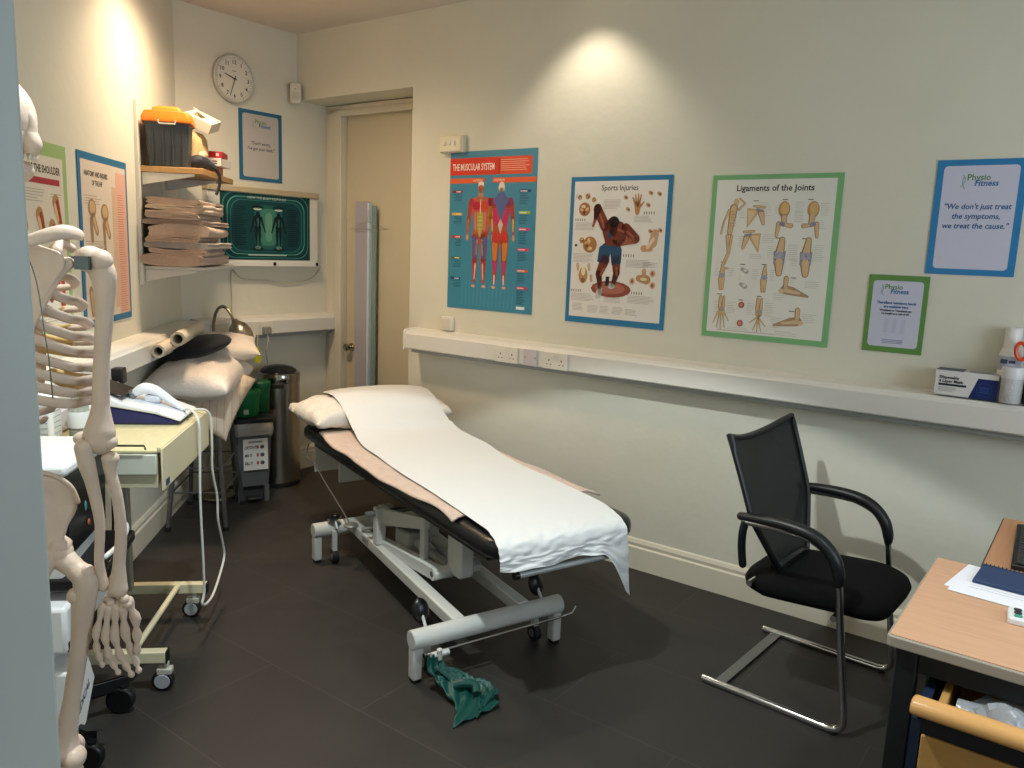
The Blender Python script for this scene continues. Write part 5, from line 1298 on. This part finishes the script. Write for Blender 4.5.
mb = MB(); mb.cyl((.150, -.085, 1.07), (.168, -.092, 1.045), .016, .022); mb.obj('collar', NI, fl)

# bins
STEEL = mat('#b5b1ab', .26, 1, bump=.05, bscale=3, stretch=(60, 60, 1)); 
b1 = thing('pedal_bin', 'tall brushed steel bin with black lid in the corner', 'bin', FC, .540, -.172)
MB().lathe([(.001, .0), (.128, .0), (.130, .006), (.130, .026), (.126, .03), (.001, .03)], 40).obj('base_ring', RUB, b1)
MB().lathe([(.001, .03), (.131, .03), (.131, .665), (.001, .665)], 48).obj('body', STEEL, b1)
MB().lathe([(.001, .666), (.134, .666), (.135, .672), (.135, .715), (.132, .722), (.116, .728), (.001, .728)], 48).obj('rim', mat('#a5a29e', .12, 1), b1)
mb = MB(); mb.lathe([(.001, .729), (.113, .729), (.110, .738), (.088, .754), (.045, .765), (.001, .768)], 40); mb.obj('lid', mat('#15161a', .25), b1)
mb = MB(); mb.box(-.035, .035, -.154, -.132, .640, .670); mb.xf(Matrix.Rotation(math.radians(-38), 4, 'Z')); mb.obj('lid_catch', mat('#18181a', .35), b1, bevel=.006)
mb = MB(); mb.cyl((0, -.1262, .50), (0, -.1268, .50), .014); mb.xf(Matrix.Rotation(math.radians(-38), 4, 'Z')); mb.obj('badge', mat('#b9b6b0', .2, 1), b1)
b2 = thing('grey_bin', 'grey plastic pedal bin with white notice, liner and black rim', 'bin', FW, -1.545, 4.64, 0, 30)
GB = mat('#5c5f62', .5)
mb = MB(); mb.rings([rr3(-.090, .090, -.085, .085, .10, .02), rr3(-.108, .108, -.105, .105, .49, .02)]); mb.obj('body', GB, b2, bevel=.003)
for sx in (-1, 1):
    for sy in (-1, 1):
        MB().box(sx*.075-.014, sx*.075+.014, sy*.07-.014, sy*.07+.014, 0, .10).obj('foot', GB, b2, bevel=.003)
MB().box(-.06, .06, -.05, .085, 0, .099).obj('plinth', mat('#35373a', .6), b2, bevel=.004)
MB().box(-.04, .04, -.11, -.04, .02, .035).obj('pedal', mat('#2a2b2d', .5), b2, bevel=.004)
mb = MB(); mb.rings([rr3(-.118, .118, -.115, .115, .485, .03), rr3(-.118, .118, -.115, .115, .51, .03), rr3(-.10, .10, -.098, .098, .518, .03)]); mb.obj('lid', mat('#151618', .45), b2, bevel=.003)
mb = MB(); random.seed(5)
mb.rings([[(a*(1+.02*random.random()), b*(1+.02*random.random()), z+.012*random.random()*(z < .45)) for a, b in rrect(-q, q, -q, q, .03, 5)] for z, q in ((.405, .112), (.44, .116), (.47, .114), (.486, .110))], cap=False)
mb.obj('bin_liner', mat('#dcd9d5', .25, bump=.8, bscale=40, alpha=.55), b2, smooth=30)
s = Sheet(.14, .185, .0006); s.L = 1; s.rect(0, 0, .14, .185, '#d9d8d6'); s.L = 2
for k, wd in enumerate(('CATCH IT', 'BIN IT', 'KILL IT')):
    v = .058+.047*k; s.text(wd, .008, v, .024, '#26282c', .62, .001); s.el(.108, v-.008, .012, .012, '#4a4f58'); s.rect(.075, v-.018, .088, v+.001, '#a85a56')
s.rect(.03, .012, .11, .024, '#9a9894')
o = s.obj('notice', b2, '#d9d8d6'); o.location = (-.062, -.109, .205); o.rotation_euler = (math.radians(-3), 0, 0)
for lb, x, y, z, r, h_, gcol in (('green round lidded tub standing on grey bin lid', -1.545, 4.61, .520, .082, .150, '#12703f'), ('taller darker green tub behind front tub on grey bin', -1.500, 4.735, .519, .060, .185, '#0f5a35')):
    t = thing('green_tub', lb, 'tub', FW, x-.015, y, z)
    MB().lathe([(.001, 0), (r*.88, 0), (r*.92, .005), (r, h_*.8), (r, h_*.82), (.001, h_*.82)], 32).obj('body', mat(gcol, .4), t)
    MB().lathe([(.001, h_*.825), (r*1.06, h_*.825), (r*1.08, h_*.86), (r*1.06, h_*.97), (r*.98, h_), (.001, h_)], 32).obj('lid', mat(gcol, .4), t)
    if r > .07:
        mb = MB(); mb.box(-.012, .016, -.083, -.070, .018, .045); mb.xf(Matrix.Rotation(math.radians(20), 4, 'Z')); mb.obj('label', mat('#b9c4b0', .5), t)

# ================================================================== SKELETON
BONE = mat('#cbb6a6', .45, spec=.45, bump=.25, bscale=35, var=.05, vscale=14)
CART = mat('#c9a868', .45)
SKX, SKY = -.985, 1.50
sk = thing('anatomical_skeleton', 'life size pale bone skeleton model standing beside the door frame', 'skeleton', FW, SKX, SKY, 0)
def L(x, y, z): return (x-SKX, y-SKY, z)
def bone(name, path, radii, n=12, sy=1, seg=6, parent=None, m=None, rnd=True, up=None):
    P = bez([Vector(p) for p in path], seg); mb = MB(); mb.tube(P, lerp_list(radii, len(P)), n, sy=sy, round_=rnd, upv=up); return mb.obj(name, m or BONE, parent or sk, smooth=60)
# skull (turned to the right)
skl = MB()
skl.ell((.012, 0, 1.738), (.090, .070, .088), 32, 20)
skl.ell((.060, 0, 1.715), (.038, .052, .045), 18, 12)
so = skl.obj('skull', BONE, sk, smooth=80)
bone('face_bones', [(.085, 0, 1.748), (.096, 0, 1.735), (.092, 0, 1.712), (.098, 0, 1.695), (.095, 0, 1.68)], [.018, .011, .017, .017, .012], 12, parent=so)
bone('cheekbone', [(.03, -.055, 1.722), (.06, -.050, 1.714), (.082, -.034, 1.708)], [.007, .009, .008], parent=so)
bone('cheekbone', [(.03, .055, 1.722), (.06, .050, 1.714), (.082, .034, 1.708)], [.007, .009, .008], parent=so)
mb = MB(); mb.ell((.083, -.028, 1.732), (.009, .013, .010)); mb.ell((.083, .028, 1.732), (.009, .013, .010)); mb.ell((.101, 0, 1.716), (.006, .008, .010)); tag(mb.obj('sockets', mat('#4c3d36', .7), so), 'dark eye and nose sockets')
mb = MB()
for k in range(8): mb.ell((.101-.003*abs(k-3.5)**1.6*.5, -.024+.0068*k, 1.671), (.004, .0034, .006), 8, 6)
mb.obj('teeth', mat('#d8cdbb', .35), so)
jw = bone('jaw', [(.025, -.052, 1.705), (.028, -.050, 1.650), (.060, -.028, 1.640), (.082, 0, 1.650), (.060, .028, 1.640), (.028, .050, 1.650), (.025, .052, 1.705)], [.009, .012, .012, .015, .012, .012, .009], parent=so)
# spine
def spinept(k):    # k 0..23 from the neck down
    z = 1.655-.0285*k if k < 7 else 1.4555-.0262*(k-7)
    y = -.02-.028*math.sin((k-3)/9*PI) if 3 < k < 13 else -.02+.022*math.sin((k-13)/11*PI)*(k > 13)
    return Vector((0, y, z))
for k in range(24):
    p = spinept(k); r = .013+.0008*k
    mb = MB(); mb.lathe([(.001, -r*.75), (r, -r*.72), (r*.85, 0), (r, r*.72), (.001, r*.75)], 14, c=p)
    mb.tube([p+Vector((0, -.01, 0)), p+Vector((0, -.035, -.015))], [.008, .004], 8)
    for sg in (-1, 1): mb.tube([p+Vector((sg*.01, -.012, 0)), p+Vector((sg*.03, -.02, .002))], [.006, .004], 8)
    mb.obj('vertebra', BONE, sk)
# ribs
latw = [.075, .138, .147, .152, .156, .158, .158, .156, .153, .148, .080, .062]
ribd = [.055, .072, .072, .072, .068, .063, .056, .048, .042, .036, .026, .024]
ribz = [1.550, 1.527, 1.483, 1.446, 1.410, 1.376, 1.339, 1.306, 1.277, 1.250, 1.222, 1.196]
for i in range(12):
    zs, w_, dr_ = ribz[i], latw[i], ribd[i]; dep = .045+.09*min(1, (i+2)/7)
    for sg in (1, -1):
        pts = [(sg*.018, -.030, zs), (sg*w_*.62, -.052, zs-dr_*.40), (sg*w_*.97, -.010, zs-dr_*.88), (sg*w_, dep*.35, zs-dr_*1.02)]
        if i < 10: pts += [(sg*w_*.90, dep*.85, zs-dr_*1.25), (sg*w_*.55, dep*1.12, zs-dr_*1.35)]
        bone('rib', pts, [.0100]*len(pts), 9, sy=.5, seg=6, up=(0, 0, 1))
        if i < 10:
            e = pts[-1]; ez = max(1.235, 1.43-.026*i) if i < 7 else 1.255-.008*(i-7)
            bone('costal_cartilage', [e, (sg*w_*.36, dep*1.20, (e[2]+ez)/2-.006), (sg*(.016 if i < 7 else .03), .135 if i > 2 else .095+.015*i, ez)], [.0085, .008, .007], 8, sy=.6, m=CART, up=(0, 0, 1))
bone('sternum', [(0, .085, 1.455), (0, .115, 1.40), (0, .142, 1.30), (0, .148, 1.23)], [.022, .018, .018, .008], 12, sy=.35, up=(1, 0, 0))
# shoulder blades
for sg in (1, -1):
    out = [(.050, 1.525), (.085, 1.534), (.125, 1.522), (.150, 1.512), (.176, 1.508), (.180, 1.480), (.166, 1.462), (.150, 1.438), (.132, 1.402), (.108, 1.352), (.088, 1.322), (.070, 1.33), (.052, 1.40)]
    mb = MB()
    A = [mb.bm.verts.new((sg*x, -.068+.30*(x-.055)*.35, z)) for x, z in out]; B = [mb.bm.verts.new((sg*x*.99, -.060+.30*(x-.055)*.35, z)) for x, z in out]
    ca = mb.bm.verts.new((sg*.110, -.060, 1.44)); cb = mb.bm.verts.new((sg*.110, -.052, 1.44)); n_ = len(out)
    for i in range(n_):
        mb._f([A[i], A[(i+1) % n_], ca]); mb._f([B[(i+1) % n_], B[i], cb]); mb._f([A[i], B[i], B[(i+1) % n_], A[(i+1) % n_]])
    sb = mb.obj('shoulder_blade', BONE, sk, sub=2, smooth=80)
    bone('blade_ridge', [(sg*.056, -.072, 1.492), (sg*.095, -.082, 1.508), (sg*.145, -.078, 1.528), (sg*.178, -.055, 1.540), (sg*.192, -.030, 1.536)], [.005, .009, .012, .014, .011], 12, sy=.6, parent=sb)
    bone('blade_rim', [(sg*.092, -.060, 1.328), (sg*.130, -.054, 1.402), (sg*.158, -.046, 1.458), (sg*.172, -.036, 1.485)], [.004, .0045, .006, .013], 10, parent=sb)
    bone('coracoid', [(sg*.155, -.040, 1.505), (sg*.150, -.015, 1.520), (sg*.158, .005, 1.510)], [.010, .008, .008], 10, parent=sb)
    bone('clavicle', [(sg*.018, .085, 1.465), (sg*.07, .075, 1.50), (sg*.12, .030, 1.525), (sg*.175, -.020, 1.535)], [.010, .007, .007, .008], 10)
    # arm
    hu = bone('humerus', [(sg*.206, -.010, 1.492), (sg*.222, -.010, 1.462), (sg*.220, -.008, 1.400), (sg*.208, -.005, 1.300), (sg*.202, -.004, 1.215), (sg*.198, -.004, 1.168), (sg*.196, -.004, 1.145)], [.024, .024, .0165, .0145, .0165, .029, .029], 16, sy=.82, up=(1, 0, 0))
    mb = MB(); mb.ell((sg*.198, -.008, 1.492), (.026, .026, .025), 18, 12); mb.ell((sg*.222, -.014, 1.490), (.019, .022, .021), 16, 10); mb.obj('humeral_head', BONE, hu, smooth=80)
    mb = MB(); mb.ell((sg*.165, -.004, 1.150), (.018, .017, .014)); mb.ell((sg*.214, -.004, 1.145), (.016, .017, .015)); mb.ell((sg*.192, -.004, 1.138), (.026, .019, .014)); mb.obj('elbow_knuckle', BONE, hu, smooth=80)
    mb = MB(); mb.cyl((sg*.165, -.020, 1.492), (sg*.200, -.030, 1.492), .005); mb.box(sg*.186, sg*.212, -.042, -.032, 1.474, 1.498); mb.obj('wire_clip', mat('#5c6468', .3, .7), hu)
    bone('ulna', [(sg*.176, -.026, 1.140), (sg*.178, -.020, 1.105), (sg*.182, -.010, 1.06), (sg*.188, -.002, .98), (sg*.182, 0, .90), (sg*.186, .004, .845)], [.016, .0155, .012, .0095, .009, .011], 14)
    bone('radius', [(sg*.214, .0, 1.112), (sg*.213, .0, 1.085), (sg*.222, .004, 1.03), (sg*.224, .008, .96), (sg*.216, .01, .89), (sg*.212, .010, .838)], [.017, .011, .0105, .011, .012, .019], 14)
    mb = MB(); random.seed(2)
    for (cx_, cz_) in ((.196, .826), (.212, .824), (.226, .820), (.198, .812), (.210, .808), (.222, .806), (.190, .816), (.230, .808)):
        mb.ell((sg*cx_, .010+random.uniform(-.004, .006), cz_), (.0095, .010, .009), 10, 8)
    wr_ = mb.obj('wrist_bones', BONE, sk, smooth=80)
    def digit(nm, pts, r):
        mb = MB()
        for a, b in zip(pts[:-1], pts[1:]):
            a, b = Vector(a), Vector(b); d = b-a
            mb.tube([a, a+d*.14, a+d*.5, a+d*.84, b], [r*1.1, r*1.0, r*.55, r*1.0, r*.9], 10, round_=True); r *= .88
        mb.obj(nm, BONE, wr_, smooth=80)
    X = lambda x: sg*x
    digit('thumb', [(X(.228), .014, .812), (X(.238), .024, .770), (X(.237), .028, .730), (X(.236), .028, .696)], .0108)
    digit('index_finger', [(X(.218), .012, .800), (X(.217), .020, .738), (X(.223), .030, .695), (X(.230), .034, .668), (X(.236), .032, .650)], .0100)
    digit('middle_finger', [(X(.206), .008, .800), (X(.199), .012, .734), (X(.204), .020, .688), (X(.214), .026, .662), (X(.224), .026, .644)], .0100)
    digit('ring_finger', [(X(.194), .004, .802), (X(.184), .004, .738), (X(.186), .010, .696), (X(.193), .016, .670), (X(.201), .018, .652)], .0092)
    digit('little_finger', [(X(.185), .0, .806), (X(.170), -.004, .748), (X(.168), .0, .714), (X(.170), .004, .692), (X(.175), .006, .674)], .0084)
# pelvis
pv = bone('sacrum', [(0, -.035, 1.055), (0, -.06, 1.0), (0, -.055, .95), (0, -.035, .915)], [.045, .038, .022, .010], 14, sy=.45, up=(1, 0, 0))
for sg in (1, -1):
    out = [(.035, 1.040), (.052, 1.068), (.078, 1.084), (.102, 1.080), (.124, 1.064), (.140, 1.040), (.144, 1.016), (.138, .992), (.126, .975), (.122, .955), (.112, .925), (.095, .905), (.075, .93), (.060, .965), (.042, 1.0)]
    mb = MB()
    yy = lambda x: -.052+.55*(x-.035)
    A = [mb.bm.verts.new((sg*x, yy(x)-.007, z)) for x, z in out]; B = [mb.bm.verts.new((sg*x, yy(x)+.009, z)) for x, z in out]
    ca = mb.bm.verts.new((sg*.095, yy(.095)+.012, 1.01)); cb = mb.bm.verts.new((sg*.095, yy(.095)+.022, 1.01)); n_ = len(out)
    for i in range(n_):
        mb._f([A[i], A[(i+1) % n_], ca]); mb._f([B[(i+1) % n_], B[i], cb]); mb._f([A[i], B[i], B[(i+1) % n_], A[(i+1) % n_]])
    ho = mb.obj('hip_bone', BONE, sk, sub=2, smooth=80)
    bone('iliac_crest', [(sg*.038, yy(.038), 1.045), (sg*.075, yy(.075), 1.083), (sg*.106, yy(.106), 1.078), (sg*.132, yy(.132), 1.052), (sg*.143, yy(.143), 1.018)], [.003, .004, .0045, .005, .004], 10, parent=ho)
    bone('ischium', [(sg*.105, .0, .930), (sg*.085, -.02, .89), (sg*.070, -.02, .855), (sg*.05, .01, .845), (sg*.02, .05, .89), (sg*.008, .06, .915)], [.024, .015, .015, .009, .009, .012], 12, parent=ho)
    bone('pubis', [(sg*.105, .02, .925), (sg*.05, .06, .935), (sg*.008, .065, .915)], [.014, .009, .012], 10, parent=ho)
    fe = bone('femur', [(sg*.108, .0, .905), (sg*.135, -.004, .885), (sg*.158, -.008, .862), (sg*.150, -.006, .815), (sg*.132, .004, .72), (sg*.108, .008, .60), (sg*.094, .004, .52), (sg*.090, .0, .485)], [.024, .020, .024, .023, .0175, .0165, .022, .032], 16)
    for kn_, c_, r_k in (('femoral_head', (.104, .0, .915), (.026, .026, .026)), ('hip_knob', (.160, -.008, .876), (.017, .018, .020)), ('small_knob', (.140, -.020, .835), (.014, .014, .016)), ('knee_knob', (.070, -.004, .472), (.022, .028, .024)), ('knee_knob', (.112, -.004, .472), (.022, .028, .024))):
        mb = MB(); mb.ell((sg*c_[0], c_[1], c_[2]), r_k, 18, 12); mb.obj(kn_, BONE, fe, smooth=80)
    mb = MB(); mb.ell((sg*.091, .040, .475), (.020, .011, .022)); mb.obj('kneecap', BONE, sk)
    bone('tibia', [(sg*.090, .0, .435), (sg*.088, .002, .40), (sg*.086, .004, .28), (sg*.086, .0, .16), (sg*.084, -.004, .11)], [.034, .023, .015, .0125, .020], 14)
    bone('fibula', [(sg*.125, -.012, .425), (sg*.124, -.012, .30), (sg*.118, -.01, .16), (sg*.112, -.008, .098)], [.011, .007, .007, .012], 10)
    mb = MB(); mb.ell((sg*.092, -.035, .062), (.021, .036, .024)); mb.ell((sg*.092, .0, .078), (.022, .028, .018)); mb.ell((sg*.094, .035, .070), (.030, .026, .014))
    ft = mb.obj('foot_bones', BONE, sk, smooth=80)
    for k in range(5):
        xk = sg*(.072+.013*k); bone('toe', [(xk, .05, .066), (xk+sg*.002*(k-1), .095, .052), (xk+sg*.003*(k-1), .125-.005*k, .046), (xk+sg*.003*(k-1), .148-.007*k, .044)], [.009-.001*k*.6]*4, 8, parent=ft)
mb = MB(); mb.tube(bez([(.010, -.075, 1.60), (.120, -.075, 1.50), (.148, -.078, 1.35), (.150, -.070, 1.24)], 6), .0012, 5); mb.obj('wiring', mat('#5e5a58', .4, .5), sk)
MB().cyl((0, .02, .05), (0, .02, .93), .011).obj('stand_pole', mat('#b8b9ba', .25, .9), sk)
mb = MB()
for k in range(5):
    a = 2*PI*k/5+.3; mb.tube([(0, .02, .05), (.26*math.cos(a), .02+.26*math.sin(a), .035)], [.016, .011], 8)
mb.obj('stand_base', mat('#d5d5d3', .35), sk)
for k in range(5):
    a = 2*PI*k/5+.3; c_ = (.26*math.cos(a), .02+.26*math.sin(a))
    MB().cyl((c_[0]-.010, c_[1], .021), (c_[0]+.010, c_[1], .021), .021).obj('castor', RUB, sk)

# ================================================================== LIGHT
P_ = 34
downlight('downlight', FA, 2.22, -.25, 'round recessed ceiling downlight close to long wall above sports chart', P_*.66, 100, (1, .86, .68), .55)
downlight('downlight', FA, 2.80, -2.18, 'round recessed ceiling downlight between couch and doorway', P_*5.2, 100, (.92, 1, .98), .06, .05)
downlight('downlight', FB, -.95, -.20, 'round recessed ceiling downlight close to the left wall', P_*.17, 100, (1, .70, .48))
downlight('downlight', FA, 4.9, -2.0, 'unseen fill downlight added to the ceiling over the two desks', P_*2.2, 100, (.90, .98, 1), .5, .09)  # extra out-of-view lamp, added to lift the light on the desk side
downlight('downlight', FA, .85, -1.10, 'unseen fill downlight added to the ceiling above the head of the couch', P_*4.3, 160, (1, .75, .49), 1.0, .15)  # out-of-view wide soft lamp, added as fill to brighten and warm the back corner
al = bpy.data.lights.new('window_daylight', 'AREA'); al.shape = 'RECTANGLE'; al.size = 1.55; al.size_y = 1.15; al.energy = 36; al.color = (.74, .88, 1)
ao = bpy.data.objects.new('window_daylight', al); COL.objects.link(ao)
c_ = FA.w(XR+.02, -1.55, 1.65); ao.location = c_
d_ = -FA.x; ao.rotation_euler = d_.to_track_quat('-Z', 'Z').to_euler()
w = bpy.data.worlds.new('World'); sc.world = w; w.use_nodes = True
w.node_tree.nodes['Background'].inputs['Color'].default_value = (.76, .82, .84, 1); w.node_tree.nodes['Background'].inputs['Strength'].default_value = .42

# ================================================================== CAMERA
cam = bpy.data.cameras.new('camera'); co = bpy.data.objects.new('camera', cam); COL.objects.link(co); sc.camera = co
cam.sensor_width = 36; cam.lens = 801/1024*36; cam.clip_start = .02
pitch, roll = .166705, .0382332
f_ = Vector((0, math.cos(pitch), -math.sin(pitch))); r_ = Vector((1, 0, 0)); u_ = r_.cross(f_)
r2 = r_*math.cos(roll)+u_*math.sin(roll); u2 = -r_*math.sin(roll)+u_*math.cos(roll)
co.matrix_world = Matrix(((r2.x, u2.x, -f_.x, 0), (r2.y, u2.y, -f_.y, 0), (r2.z, u2.z, -f_.z, 1.54), (0, 0, 0, 1)))
vs_ = sc.view_settings
sc.display_settings.display_device = 'sRGB'; vs_.view_transform = 'Standard'; vs_.look = 'None'; vs_.gamma = 1; vs_.use_curve_mapping = False; vs_.exposure = .12
